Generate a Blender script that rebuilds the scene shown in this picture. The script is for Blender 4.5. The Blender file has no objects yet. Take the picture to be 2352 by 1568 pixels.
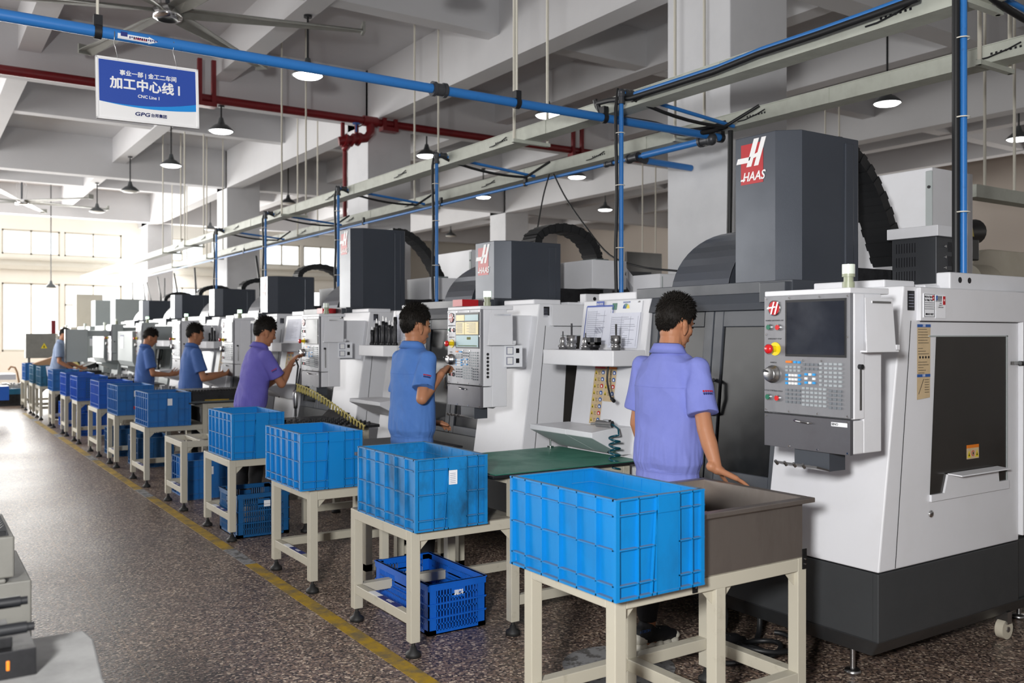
import bpy, math, random
from mathutils import Vector, Matrix, noise
R = math.radians
SC = bpy.context.scene
COL = SC.collection
random.seed(7)

# ---------------------------------------------------------------- camera, measured from the photograph's vanishing points
TH, F, HY, EYE = R(33.71), 2085.0, 768.0, 1.53
SN, CS = math.sin(TH), math.cos(TH)
cd = bpy.data.cameras.new('camera'); cam = bpy.data.objects.new('camera', cd); COL.objects.link(cam)
cam.location = (0, 0, EYE); cam.rotation_euler = (R(90), 0, -TH)
cd.sensor_width = 36; cd.lens = F/2352*36; cd.shift_y = -(784-HY)/2352; cd.clip_end = 200; cd.clip_start = .05
cd.dof.use_dof = True; cd.dof.focus_distance = 4.6; cd.dof.aperture_fstop = 3.4
SC.camera = cam
# world: a hazy white sky outside the windows
W = bpy.data.worlds.new('sky'); SC.world = W; W.use_nodes = True
bg = W.node_tree.nodes['Background']; bg.inputs[0].default_value = (.93, .97, 1, 1); bg.inputs[1].default_value = 2.2
SC.view_settings.view_transform = 'Standard'; SC.view_settings.look = 'None'; SC.view_settings.gamma = 1
SC.view_settings.exposure = 0.1; SC.view_settings.use_curve_mapping = False
SC.cycles.max_bounces = 6; SC.cycles.diffuse_bounces = 4; SC.cycles.glossy_bounces = 3; SC.cycles.transparent_max_bounces = 8
SC.cycles.sample_clamp_indirect = 6; SC.cycles.caustics_reflective = False; SC.cycles.caustics_refractive = False
SC.cycles.use_denoising = True
def area(name, loc, aim, sx, sy, watts, col=(1, 1, 1), spread=180):
    l = bpy.data.lights.new(name, 'AREA'); l.shape = 'RECTANGLE'; l.size = sx; l.size_y = sy; l.energy = watts; l.color = col; l.spread = R(spread)
    o = bpy.data.objects.new(name, l); COL.objects.link(o); o.location = loc
    o.rotation_euler = (Vector(aim)-Vector(loc)).to_track_quat('-Z', 'Y').to_euler(); return o
# photographer's strobe beside the camera (the photo's lamp shadows fall right of the lamps)
area('strobe', (-1.0, -.23, 2.0), (5.2, 7.5, 2.0), .35, .35, 270, (1, .99, .98))
# daylight: the tall windows of the end wall
area('daylight_end', (2.0, 31.6, 2.6), (2.0, 12, .8), 15, 4.6, 2250, (1, .985, .95))
area('fill_left', (-6.6, 16, 2.8), (4, 15, 1.2), 20, 3.6, 1500, (1, .99, .97))  # added fill light before the unseen left wall, which has no windows
area('fill_right', (21.8, 8, 3.4), (6, 8, 2.0), 18, 2.0, 240, (1, .97, .93))  # added fill light before the windowless right wall

# ---------------------------------------------------------------- measuring helpers: pixel column + one known plane -> metres
def gY(px, X):
    u = (px-1176)/F; return X*(CS-SN*u)/(SN+CS*u)
def gX(px, Y):
    u = (px-1176)/F; return Y*(SN+CS*u)/(CS-SN*u)
def dep(X, Y): return X*SN+Y*CS
def gz(py, X, Y): return EYE+(HY-py)/F*dep(X, Y)

# ---------------------------------------------------------------- materials
def lin(h):
    if isinstance(h, str):
        c = [int(h[i:i+2], 16)/255 for i in (0, 2, 4)]
        return tuple((x/12.92 if x <= .04045 else ((x+.055)/1.055)**2.4) for x in c)+(1,)
    return tuple(h)+(1,)
M = {}
def mat(name, col, rough=.5, metal=0, var=0, scale=4, bump=0, bscale=60, col2=None, spec=.5, emit=0, coat=0, stretch=None, edge=(.45, .7)):
    m = bpy.data.materials.new(name); m.use_nodes = True; nt = m.node_tree; N = nt.nodes; L = nt.links
    b = N['Principled BSDF']; b.inputs['Base Color'].default_value = lin(col); b.inputs['Roughness'].default_value = rough
    b.inputs['Metallic'].default_value = metal; b.inputs['Specular IOR Level'].default_value = spec; b.inputs['Coat Weight'].default_value = coat
    if emit: b.inputs['Emission Color'].default_value = lin(col); b.inputs['Emission Strength'].default_value = emit
    if var or bump:
        tc = N.new('ShaderNodeTexCoord'); mp = N.new('ShaderNodeMapping'); L.new(tc.outputs['Object'], mp.inputs[0])
        if stretch: mp.inputs['Scale'].default_value = stretch
    if var:
        n = N.new('ShaderNodeTexNoise'); n.inputs['Scale'].default_value = scale; n.inputs['Detail'].default_value = 8; n.inputs['Roughness'].default_value = .65
        r = N.new('ShaderNodeMapRange'); r.inputs[1].default_value = edge[0]; r.inputs[2].default_value = edge[1]; r.inputs[4].default_value = var
        x = N.new('ShaderNodeMix'); x.data_type = 'RGBA'; x.inputs[6].default_value = lin(col)
        x.inputs[7].default_value = lin(col2) if col2 else tuple(v*.45 for v in lin(col)[:3])+(1,)
        L.new(mp.outputs[0], n.inputs[0]); L.new(n.outputs[0], r.inputs[0]); L.new(r.outputs[0], x.inputs[0]); L.new(x.outputs[2], b.inputs['Base Color'])
        a = N.new('ShaderNodeMath'); a.operation = 'MULTIPLY_ADD'; a.inputs[1].default_value = .25; a.inputs[2].default_value = rough
        L.new(r.outputs[0], a.inputs[0]); L.new(a.outputs[0], b.inputs['Roughness'])
    if bump:
        n2 = N.new('ShaderNodeTexNoise'); n2.inputs['Scale'].default_value = bscale; n2.inputs['Detail'].default_value = 4
        bp = N.new('ShaderNodeBump'); bp.inputs['Strength'].default_value = bump; bp.inputs['Distance'].default_value = .01
        L.new(mp.outputs[0], n2.inputs[0]); L.new(n2.outputs[0], bp.inputs['Height']); L.new(bp.outputs[0], b.inputs['Normal'])
    M[name] = m; return m
mat('plaster', 'd4d4d6', .85, var=.22, scale=1.1, col2='c0c1c4', bump=.05, bscale=9)
mat('plaster_end', 'e6e2d8', .85, var=.2, scale=.7, col2='d6cfc0')
mat('plaster_beige', 'd0c6bc', .85, var=.2, scale=.7, col2='c2b8ae')
mat('column_paint', 'dcdde0', .7, var=.3, scale=2.0, col2='c4c6ca')
mat('tray_paint', 'bfc3b8', .5, var=.4, scale=6, col2='9ea095')
mat('rod_white', 'dad6c8', .5)
mat('pipe_blue', '2f79c4', .38, var=.35, scale=30, col2='1d4a80', edge=(.6, .75))
mat('pipe_red', '7d1a20', .35, var=.3, scale=9, col2='541317')
mat('rubber', '17181a', .5)
mat('fitting_grey', '4a4c50', .4, metal=.4)
mat('black_plastic', '1c1d20', .42)
mat('steel', 'b8b8b8', .28, metal=1, var=.3, scale=20, col2='77736e')
mat('chrome', 'd4d4d4', .12, metal=1)
mat('stainless', 'a29a94', .4, metal=.85, var=.4, scale=5, col2='6b625c', stretch=(1, 1, .3))
mat('dark_steel', '39393b', .38, metal=.8, var=.5, scale=18, col2='181818')
mat('mach_white', 'dfe0e4', .38, var=.15, scale=3, col2='c2c1bc', bump=.01, bscale=500)
mat('mach_grey', 'a9b0b0', .45, var=.15, scale=3, col2='8f9696')
mat('mach_beige', 'cdc8bb', .45, var=.2, scale=3, col2='aba595')
mat('mach_dark', '41454c', .36, var=.35, scale=3, col2='31343a', bump=.03, bscale=200)
mat('tower_dark', '464b54', .3, metal=.25, var=.25, scale=2, col2='393e47', bump=.04, bscale=260)
mat('base_dark', '3a3c3e', .45, var=.3, scale=2, col2='28292b', bump=.03, bscale=200)
mat('hood_metal', '6b6f77', .24, metal=.55, var=.2, scale=2, col2='50545c')
mat('glass_dark', '17191b', .14, var=.5, scale=1.6, col2='2c2d2e', spec=.22)
mat('window_brown', '2d2b29', .16, var=.4, scale=1.3, col2='413e3a')
mat('panel_metal', '8a8b8f', .34, metal=.35, var=.35, scale=7, col2='66646a', stretch=(1, 1, .4))
mat('panel_lower', '66666b', .3, metal=.4, var=.4, scale=4, col2='4d4a4e')
mat('screen_off', '1a1f2a', .15, var=.5, scale=3, col2='2c323e')
mat('screen_yellow', 'cdbb7c', .3, emit=.25)
mat('screen_blue', '7fa0a6', .3, emit=.25)
mat('key_grey', '9fa6aa', .4)
mat('key_dark', '6e747a', .4)
mat('key_white', 'eef0f0', .35)
mat('key_blue', '2f9be0', .35)
mat('orange', 'e07a1c', .4)
mat('red_paint', 'b8141f', .35)
mat('red_knob', 'd01f22', .25, coat=.5)
mat('yellow', 'e8cf1c', .4)
mat('green_button', '1c6b52', .3)
mat('logo_white', 'f2f2f2', .4)
mat('black_ink', '15151a', .5)
mat('paper', 'dfe2ee', .6, var=.08, scale=9)
mat('paper_white', 'eceef2', .6)
mat('ink_grey', '8c8fa0', .6)
mat('sticker_tan', 'cbb48f', .6, var=.3, scale=14, col2='a88f6c')
mat('sign_blue', '2b4da8', .4)
mat('sign_light_blue', '1f8fe0', .4)
mat('sign_navy', '1e2a66', .4)
mat('blue_label', '24307a', .5)
mat('icon_blue', '2d5aa0', .5)
mat('lamp_shade', '5c6062', .4, metal=.5)
mat('lamp_lit', 'ffffff', .4, emit=9)
mat('lamp_off', 'e8e6de', .4)
mat('beacon_glass', 'dfe8dc', .25)
mat('beacon_green', 'd8ffe0', .25, emit=1.2)
mat('beacon_grey', '9aa088', .4)
mat('fan_blade', '8b8c86', .5, var=.3, scale=5, col2='6a6b66')
mat('frame_cream', 'bdb8a8', .48, var=.45, scale=11, col2='8d8674', edge=(.58, .72), bump=.02, bscale=90)
mat('frame_top', '8e887c', .6, var=.6, scale=14, col2='5a544a')
mat('foot_rubber', '222222', .6)
mat('mat_green', '2f7c66', .4, var=.5, scale=5, col2='1f5a4c')
mat('galvanised', '8c9698', .45, metal=.6, var=.5, scale=9, col2='6b7476')
mat('cardboard', 'b08a68', .8)
mat('stone', '9d9d9c', .6, var=.5, scale=6, col2='6d6d6c')
mat('cabinet_grey', '7d7c76', .55, var=.3, scale=7, col2='5a5954')
mat('tank_cream', 'cfc8b6', .5, var=.25, scale=3, col2='b0a68c')
mat('floor_yellow', 'b38f12', .55, var=.75, scale=7, col2='5c574c', edge=(.42, .62))
mat('floor_grey_paint', '8e8e8e', .55, var=.8, scale=16, col2='44403c', edge=(.5, .58))
mat('skin', 'b07a5a', .5, var=.25, scale=12, col2='a56c50', spec=.35)
mat('hair', '17130f', .7, spec=.25)
mat('trousers', '111114', .85, bump=.2, bscale=90)
mat('shoe_black', '16161a', .6)
mat('shoe_white', 'd8d4c6', .5, var=.3, scale=30, col2='a8a294')
mat('hose_yellow', 'b5a865', .35)
mat('hose_teal', '0e4a5a', .3)
mat('eye_dark', '120c0a', .2)
mat('lips', '935347', .45)
for nm, c, c2 in (('shirt_lavender', '7b84cc', '6a73bb'), ('shirt_blue', '4f7cc2', '4069ad'), ('shirt_deep', '4668a8', '3a5890'), ('shirt_violet', '6a63b8', '5851a4'), ('shirt_pale', '8fa0bc', '8090ac')):
    mat(nm, c, .8, var=.4, scale=5, col2=c2, bump=.12, bscale=420)
def binmat(name, c, dirt, c2):
    mat(name, c, .36, var=dirt, scale=6, col2=c2, bump=.03, bscale=50, edge=(.48, .72), stretch=(1, 1, .5))
binmat('bin_bright', '0b80c6', .45, '0b639c')
binmat('bin_worn', '187fc0', .85, '124262')
binmat('bin_clean', '0b80ca', .15, '0a6eb2')
binmat('bin_dull', '1f6cb4', .45, '194e84')
binmat('bin_teal', '226a8c', .6, '18405a')
binmat('bin_navy', '17588e', .5, '103a60')
binmat('bin_royal', '0f5fc4', .3, '0b479a')
mat('rib_dust', '5f7f9c', .8)
# glass pane: clear with a faint reflection
pm = bpy.data.materials.new('pane'); pm.use_nodes = True; nt = pm.node_tree; nt.nodes.clear()
o_ = nt.nodes.new('ShaderNodeOutputMaterial'); mx = nt.nodes.new('ShaderNodeMixShader'); mx.inputs[0].default_value = .06
t_ = nt.nodes.new('ShaderNodeBsdfTransparent'); g_ = nt.nodes.new('ShaderNodeBsdfGlossy'); g_.inputs['Roughness'].default_value = .05
nt.links.new(t_.outputs[0], mx.inputs[1]); nt.links.new(g_.outputs[0], mx.inputs[2]); nt.links.new(mx.outputs[0], o_.inputs[0]); M['pane'] = pm
# clear sleeve
# terrazzo floor with brass joints
def terrazzo():
    m = bpy.data.materials.new('terrazzo'); m.use_nodes = True; nt = m.node_tree; N = nt.nodes; L = nt.links; b = N['Principled BSDF']
    tc = N.new('ShaderNodeTexCoord'); v = N.new('ShaderNodeTexVoronoi'); v.inputs['Scale'].default_value = 95; v.inputs['Randomness'].default_value = 1
    L.new(tc.outputs['Object'], v.inputs[0]); sp = N.new('ShaderNodeSeparateColor'); L.new(v.outputs['Color'], sp.inputs[0])
    cr = N.new('ShaderNodeValToRGB'); e = cr.color_ramp
    e.elements[0].position = 0; e.elements[0].color = lin('2b211d'); e.elements[1].position = 1; e.elements[1].color = lin('b39a7c')
    for p, c in ((.3, '44352e'), (.52, '64503f'), (.68, '7c5e46'), (.82, '5e4a44'), (.9, '94806c')):
        k = e.elements.new(p); k.color = lin(c)
    L.new(sp.outputs[0], cr.inputs[0])
    n = N.new('ShaderNodeTexNoise'); n.inputs['Scale'].default_value = .9; n.inputs['Detail'].default_value = 6; L.new(tc.outputs['Object'], n.inputs[0])
    # joints
    se = N.new('ShaderNodeSeparateXYZ'); L.new(tc.outputs['Object'], se.inputs[0])
    def joint(out, off, period, w):
        a = N.new('ShaderNodeMath'); a.operation = 'ADD'; a.inputs[1].default_value = off; L.new(out, a.inputs[0])
        f = N.new('ShaderNodeMath'); f.operation = 'PINGPONG'; f.inputs[1].default_value = period/2; L.new(a.outputs[0], f.inputs[0])
        c = N.new('ShaderNodeMath'); c.operation = 'LESS_THAN'; c.inputs[1].default_value = w; L.new(f.outputs[0], c.inputs[0]); return c
    j1 = joint(se.outputs[0], -.9+1.0, 1.0, .004); j2 = joint(se.outputs[1], .35, 1.0, .0035)
    mxj = N.new('ShaderNodeMath'); mxj.operation = 'MAXIMUM'; L.new(j1.outputs[0], mxj.inputs[0]); L.new(j2.outputs[0], mxj.inputs[1])
    ms = N.new('ShaderNodeMath'); ms.operation = 'MULTIPLY'; ms.inputs[1].default_value = .55; L.new(mxj.outputs[0], ms.inputs[0])
    m1 = N.new('ShaderNodeMix'); m1.data_type = 'RGBA'; L.new(ms.outputs[0], m1.inputs[0]); L.new(cr.outputs[0], m1.inputs[6]); m1.inputs[7].default_value = lin('8a6a48')
    m2 = N.new('ShaderNodeMix'); m2.data_type = 'RGBA'; m2.blend_type = 'MULTIPLY'; m2.inputs[0].default_value = .5
    L.new(m1.outputs[2], m2.inputs[6]); L.new(n.outputs[0], m2.inputs[7])
    hs = N.new('ShaderNodeHueSaturation'); hs.inputs['Saturation'].default_value = .72; hs.inputs['Value'].default_value = 2.1; L.new(m2.outputs[2], hs.inputs['Color']); L.new(hs.outputs[0], b.inputs['Base Color'])
    r = N.new('ShaderNodeMapRange'); r.inputs[3].default_value = .3; r.inputs[4].default_value = .5; L.new(n.outputs[0], r.inputs[0]); L.new(r.outputs[0], b.inputs['Roughness'])
    n3 = N.new('ShaderNodeTexNoise'); n3.inputs['Scale'].default_value = 55; n3.inputs['Detail'].default_value = 3; L.new(tc.outputs['Object'], n3.inputs[0])
    bp = N.new('ShaderNodeBump'); bp.inputs['Strength'].default_value = .35; bp.inputs['Distance'].default_value = .006; L.new(n3.outputs[0], bp.inputs['Height']); L.new(bp.outputs[0], b.inputs['Normal'])
    M['terrazzo'] = m
terrazzo()

# ---------------------------------------------------------------- mesh builder
def basis(d):
    d = Vector(d).normalized(); a = Vector((0, 0, 1)) if abs(d.z) < .9 else Vector((1, 0, 0))
    u = d.cross(a).normalized(); return d, u, d.cross(u).normalized()
class MB:
    def __init__(s, mats='plaster'):
        s.v = []; s.f = []; s.mi = []; s.sm = []; s.m = [mats] if isinstance(mats, str) else list(mats); s.k = 0; s.X = None
    def mt(s, name):
        if name not in s.m: s.m.append(name)
        s.k = s.m.index(name); return s
    def add(s, vs, fs, smooth=False):
        o = len(s.v)
        if s.X is not None: vs = [s.X @ Vector(p) for p in vs]
        s.v += [tuple(p) for p in vs]; s.f += [tuple(i+o for i in f) for f in fs]; s.mi += [s.k]*len(fs); s.sm += [smooth]*len(fs); return s
    def box(s, x0, x1, y0, y1, z0, z1):
        return s.add([(x, y, z) for x in (x0, x1) for y in (y0, y1) for z in (z0, z1)], [(0, 1, 3, 2), (4, 6, 7, 5), (0, 4, 5, 1), (2, 3, 7, 6), (0, 2, 6, 4), (1, 5, 7, 3)])
    def prism(s, pts, axis, a, b):   # 2d outline extruded along an axis
        def P(p, t): return (t, p[0], p[1]) if axis == 'x' else (p[0], t, p[1]) if axis == 'y' else (p[0], p[1], t)
        n = len(pts); vs = [P(p, a) for p in pts]+[P(p, b) for p in pts]
        return s.add(vs, [tuple(range(n))[::-1], tuple(range(n, 2*n))]+[(i, (i+1) % n, n+(i+1) % n, n+i) for i in range(n)])
    def cyl(s, p0, p1, r0, r1=None, n=12, caps=True):
        r1 = r0 if r1 is None else r1; p0 = Vector(p0); p1 = Vector(p1); d, u, w = basis(p1-p0)
        vs = []
        for p, r in ((p0, r0), (p1, r1)):
            for i in range(n):
                a = 2*math.pi*i/n; vs.append(p+(u*math.cos(a)+w*math.sin(a))*r)
        s.add(vs, [(i, (i+1) % n, n+(i+1) % n, n+i) for i in range(n)], True)
        if caps: s.add(vs[:n], [tuple(range(n))[::-1]]); s.add(vs[n:], [tuple(range(n))])
        return s
    def tube(s, pts, r, n=8, closed=False):
        pts = [Vector(p) for p in pts]; vs = []; fs = []; m = len(pts); u = None
        for i, p in enumerate(pts):
            d = (pts[min(i+1, m-1)]-pts[max(i-1, 0)]).normalized()
            if u is None: _, u, w = basis(d)
            else:
                u = (u-d*u.dot(d)).normalized(); w = d.cross(u)
            rr = r[i] if isinstance(r, (list, tuple)) else r
            for k in range(n):
                a = 2*math.pi*k/n; vs.append(p+(u*math.cos(a)+w*math.sin(a))*rr)
        for i in range(m-1):
            for k in range(n): fs.append((i*n+k, i*n+(k+1) % n, (i+1)*n+(k+1) % n, (i+1)*n+k))
        s.add(vs, fs, True); s.add(vs[:n], [tuple(range(n))[::-1]]); s.add(vs[-n:], [tuple(range(n))]); return s
    def lathe(s, prof, c=(0, 0, 0), n=20, axis=(0, 0, 1)):   # profile (r, h)
        d, u, w = basis(axis); c = Vector(c); vs = []; m = len(prof)
        for r, h in prof:
            for k in range(n):
                a = 2*math.pi*k/n; vs.append(c+d*h+(u*math.cos(a)+w*math.sin(a))*r)
        return s.add(vs, [(i*n+k, i*n+(k+1) % n, (i+1)*n+(k+1) % n, (i+1)*n+k) for i in range(m-1) for k in range(n)], True)
    def ell(s, c, r, n=16, m=10, rot=None):
        vs = []; fs = []; c = Vector(c)
        for i in range(m+1):
            t = math.pi*i/m
            for k in range(n):
                a = 2*math.pi*k/n; p = Vector((r[0]*math.sin(t)*math.cos(a), r[1]*math.sin(t)*math.sin(a), r[2]*math.cos(t)))
                if rot is not None: p = rot @ p
                vs.append(c+p)
        for i in range(m):
            for k in range(n): fs.append((i*n+k, (i+1)*n+k, (i+1)*n+(k+1) % n, i*n+(k+1) % n))
        return s.add(vs, fs, True)
    def quad(s, a, b, c, d): return s.add([a, b, c, d], [(0, 1, 2, 3)])
    def text(s, body, size, mtx, bold=0, ext=.0006, align='CENTER', shear=0, sx=1):
        c = bpy.data.curves.new('t', 'FONT'); c.body = body; c.size = size; c.extrude = ext; c.align_x = align; c.align_y = 'CENTER'; c.offset = bold; c.shear = shear
        c.resolution_u = 3
        o = bpy.data.objects.new('t', c); COL.objects.link(o); bpy.context.view_layer.update()
        dg = bpy.context.evaluated_depsgraph_get(); me = bpy.data.meshes.new_from_object(o.evaluated_get(dg))
        k = Matrix.Scale(sx, 4, (1, 0, 0))
        s.add([mtx @ (k @ v.co) for v in me.vertices], [tuple(p.vertices) for p in me.polygons])
        bpy.data.objects.remove(o); bpy.data.meshes.remove(me); bpy.data.curves.remove(c); return s
    def fat(s, body, size, f, x, z, w, **k):     # heavier lettering: the same characters laid over one another
        y = k.pop('y')
        for i, (dx, dz) in enumerate(((0, 0), (w, 0), (-w, 0), (0, w), (0, -w), (w*.7, w*.7), (-w*.7, -w*.7))): s.text(body, size, f(x+dx, y-i*.0002, z+dz), **k)
        return s
    def build(s, name, parent=None, bevel=0, label=None, cat=None, group=None, kind=None, at=None, shell=0):
        me = bpy.data.meshes.new(name); vs = s.v
        if at is not None: vs = [(p[0]-at[0], p[1]-at[1], p[2]-at[2]) for p in vs]
        me.from_pydata(vs, [], s.f)
        for m in s.m: me.materials.append(M[m])
        me.polygons.foreach_set('material_index', s.mi); me.polygons.foreach_set('use_smooth', s.sm); me.update()
        o = bpy.data.objects.new(name, me); COL.objects.link(o)
        if at is not None: o.location = at
        if parent is not None:
            o.parent = parent; o.matrix_parent_inverse = Matrix.Identity(4)
            o.location = (at[0] if at else 0, at[1] if at else 0, at[2] if at else 0)
            if not at: o.location = (0, 0, 0)
        if bevel:
            b = o.modifiers.new('bevel', 'BEVEL'); b.width = bevel; b.segments = 2; b.limit_method = 'ANGLE'; b.angle_limit = R(50)
        if label: o['label'] = label
        if cat: o['category'] = cat
        if group: o['group'] = group
        if kind: o['kind'] = kind
        return o
def thing(name, label, cat, loc=(0, 0, 0), rz=0, group=None):
    o = bpy.data.objects.new(name, None); COL.objects.link(o); o.location = loc; o.rotation_euler = (0, 0, rz); o.empty_display_size = .1
    o['label'] = label; o['category'] = cat
    if group: o['group'] = group
    return o
# thing whose parts are written in world metres: parts get their offsets from the base
class Loc(MB):
    pass
def wb(mb, name, root, **k):      # build a world-coordinate mesh as a child of a thing without rotation
    l = root.location; p = root.parent
    off = Vector(l)
    if p is not None: off = off+Vector(p.location)
    mb.v = [(v[0]-off.x, v[1]-off.y, v[2]-off.z) for v in mb.v]
    return mb.build(name, root, **k)
def dup(root, loc, label, rz=None):
    r = root.copy(); COL.objects.link(r); r.location = loc; r['label'] = label
    if rz is not None: r.rotation_euler = (0, 0, rz)
    for ch in list(root.children):
        c = ch.copy(); COL.objects.link(c); c.parent = r
        for g in list(ch.children):
            d = g.copy(); COL.objects.link(d); d.parent = c
    return r
def face_mX(x, y, z): return Matrix(((0, 0, -1, x), (-1, 0, 0, y), (0, 1, 0, z), (0, 0, 0, 1)))   # lettering on a face turned to -X
def face_mY(x, y, z): return Matrix(((1, 0, 0, x), (0, 0, -1, y), (0, 1, 0, z), (0, 0, 0, 1)))    # lettering on a face turned to -Y
# ================================================================ THE BUILDING
CX, BAY, XE = 6.4, 8.0, 22.4          # column line, bay, right wall
YE, ZC, ZB, ZS = 32.0, 5.95, 5.05, 5.4  # end wall, ceiling, main beam underside, secondary beam underside
def st(mb, name, **k): return mb.build(name, kind='structure', **k)
st(MB('terrazzo').box(-7, XE, -3, YE, -.2, 0), 'floor')
st(MB('plaster').box(-7, XE, -3, YE, ZC, ZC+.2), 'ceiling')
st(MB('plaster').box(-7.2, -7, -3, YE, 0, ZC), 'wall_left')
st(MB('plaster_beige').box(XE, XE+.2, -3, YE, 0, ZC), 'wall_right')
st(MB('plaster').box(-7.2, XE+.2, -3.2, -3, 0, ZC), 'wall_back')
# end wall with its window openings
w = MB('plaster_end')
G = lambda p: gX(p, 32.0)
wins = [(-6.6, -2.9), (-2.7, G(-5)), (G(4), G(138)), (G(148), G(280)), (G(368), G(470)), (G(484), G(598)), (G(606), G(690)), (G(697), G(778))]
top0, top1, low0, low1 = gz(594, G(280), 32), gz(540, G(280), 32), 1.0, gz(652, G(140), 32)
xs = [-7.2]
for a, b in wins: xs += [a, b]
xs.append(XE+.2)
for i in range(0, len(xs), 2): w.box(xs[i], xs[i+1], YE, YE+.25, 0, ZC)
for i, (a, b) in enumerate(wins):
    w.box(a, b, YE, YE+.25, 0, low0); w.box(a, b, YE, YE+.25, low1, top0); w.box(a, b, YE, YE+.25, top1, ZC)
st(w, 'wall_end')
for i, (a, b) in enumerate(wins):
    fr = MB('mach_beige'); t = .05
    for z0, z1 in ((low0, low1), (top0, top1)):
        fr.box(a, b, YE+.05, YE+.12, z0, z0+t); fr.box(a, b, YE+.05, YE+.12, z1-t, z1); fr.box(a, a+t, YE+.05, YE+.12, z0, z1); fr.box(b-t, b, YE+.05, YE+.12, z0, z1)
        fr.box((a+b)/2-t/2, (a+b)/2+t/2, YE+.05, YE+.12, z0, z1)
    if i > 2: fr.box(a, b, YE+.05, YE+.12, 2.45, 2.5)
    f = st(fr, 'window_%d' % (i+1)); MB('pane').box(a, b, YE+.08, YE+.085, low0, low1).box(a, b, YE+.08, YE+.085, top0, top1).build('pane', f)
st(MB('mach_beige').box(-7, 13.6, YE-.12, YE-.04, 3.55, 3.68).box(-7, 13.6, YE-.12, YE-.04, 3.85, 3.9), 'trim_1')
# beams
k = 0
for X in (CX, CX+BAY):
    st(MB('plaster').box(X, X+.32, -3, YE, ZB, ZC), 'ceiling_beam')
for X in (1.4, 4.0, 9.1, 11.8, 17.0, 19.7):
    st(MB('plaster').box(X-.14, X+.14, -3, YE, ZS, ZC), 'ceiling_beam')
for Y in (6.0, 14.0, 22.0, 30.2):
    st(MB('plaster').box(-7, XE, Y, Y+.32, ZB+.02, ZC), 'ceiling_beam')
for Y in (1.9, 9.9, 17.9, 26.0):
    st(MB('plaster').box(-7, XE, Y, Y+.25, ZS+.02, ZC), 'ceiling_beam')
for X in (CX, CX+BAY):
    for i, Y in enumerate((5.92, 13.92, 21.92, 30.6)):
        st(MB('column_paint').box(X, X+.8, Y, Y+.84, 0, ZC), 'column', bevel=.01)
# painted floor line, worn between yellow and grey
fl = MB('floor_yellow')
Y = 1.5
while Y < 20:
    fl.mt('floor_yellow' if (int(Y*1.7) % 5) or Y < 4.6 else 'floor_grey_paint')
    fl.box(1.87, 1.95, Y, Y+.5, 0, .002); Y += .5
fl.build('floor_line', label='worn yellow painted line on the floor along the front of the bench row', cat='floor marking')
c = MB('floor_grey_paint'); n = 40
c.add([(2.74+.26*math.cos(2*math.pi*i/n), 3.22+.26*math.sin(2*math.pi*i/n), .002) for i in range(n)], [tuple(range(n))])
c.build('floor_spot', label='round worn grey paint spot on the floor beside the nearest sneaker', cat='floor marking')
MB('floor_yellow').box(4.3, 6.2, 1.72, 1.8, 0, .002).build('floor_line', label='yellow painted line on the floor at the lower right corner', cat='floor marking')

# ================================================================ LAMPS, FANS
def lamp(X, Y, z, lit, ztop, label, name='pendant_lamp', r=.19):
    t = thing(name, label, 'ceiling lamp', (X, Y, z), group='pendant lamps under the ceiling')
    MB('black_plastic').cyl((0, 0, .16), (0, 0, ztop-z), .014, n=8).cyl((0, 0, ztop-z-.03), (0, 0, ztop-z), .05, n=12).build('rod', t)
    MB('lamp_shade').lathe([(.03, .2), (.045, .14), (.06, .1), (.1, .085), (r*.8, .04), (r, .0), (r, -.012), (r-.012, -.012), (r*.7, .03), (.03, .09)], n=24).build('shade', t)
    MB('lamp_lit' if lit else 'lamp_off').lathe([(r-.014, -.008), (r*.75, -.03), (r*.35, -.042), (0.001, -.044)], n=24).build('diffuser', t)
    return t
def zt(X, Y): return ZC
LP = [(707, 172, 4.05, 1, 'lit lamp just under the blue air pipe, right of the hanging sign'), (508, 300, 4.05, 1, 'lit lamp right below the lower right corner of the blue sign'),
      (393, 379, 4.05, 1, 'lit lamp below the blue sign, in front of the slanting beam'), (299, 438, 4.05, 0, 'unlit lamp above the gap between the end windows'),
      (223, 485, 4.05, 0, 'unlit lamp over the right end of the left window band'), (1258, 264, 7.75, 1, 'lit lamp below the blue pipe, in front of the main beam'),
      (980, 357, 7.75, 1, 'lit lamp beside the column with the red pipe branch'), (662, 466, 7.75, 0, 'unlit lamp above the white cable tray in the middle'),
      (483, 526, 7.75, 0, 'unlit lamp left of the farthest white column'), (1325, 406, 11.25, 1, 'lit lamp half hidden by the lower cable tray'),
      (1110, 452, 11.25, 1, 'lit lamp above the second dark spindle tower, cut by the blue pipe'), (2038, 236, 11.25, 1, 'lit lamp over the nearest milling machine, between two trays'),
      (1390, 481, 14.8, 1, 'lit lamp left of the tall blue pipe, against the beige wall'), (1035, 541, 14.8, 0, 'small unlit lamp above the third tower hose'),
      (2340, 318, 14.8, 1, 'lit lamp cut by the right edge of the picture')]
for px, py, X, lit, lab in LP:
    Y = gY(px, X); z = gz(py, X, Y)
    zr = ZC
    for bx in (1.4, 4.0, 9.1, 11.8, 17.0):
        if abs(X-bx) < .14: zr = ZS
    for by, bw, bz in ((6, .32, ZB+.02), (14, .32, ZB+.02), (22, .32, ZB+.02), (30.2, .32, ZB+.02), (9.9, .25, ZS+.02), (17.9, .25, ZS+.02), (26, .25, ZS+.02)):
        if by < Y < by+bw: zr = min(zr, bz)
    lamp(X, Y, z, lit, zr, lab)
lamp(4.05, 7.2, 4.72, 1, ZS, 'lamp above the top edge whose round shadow falls on the ceiling beam')
t = lamp(gX(117, 29), 29, gz(660, gX(117, 29), 29), 0, ZC, 'small pale lamp hanging low before the left end window', r=.17)
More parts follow.
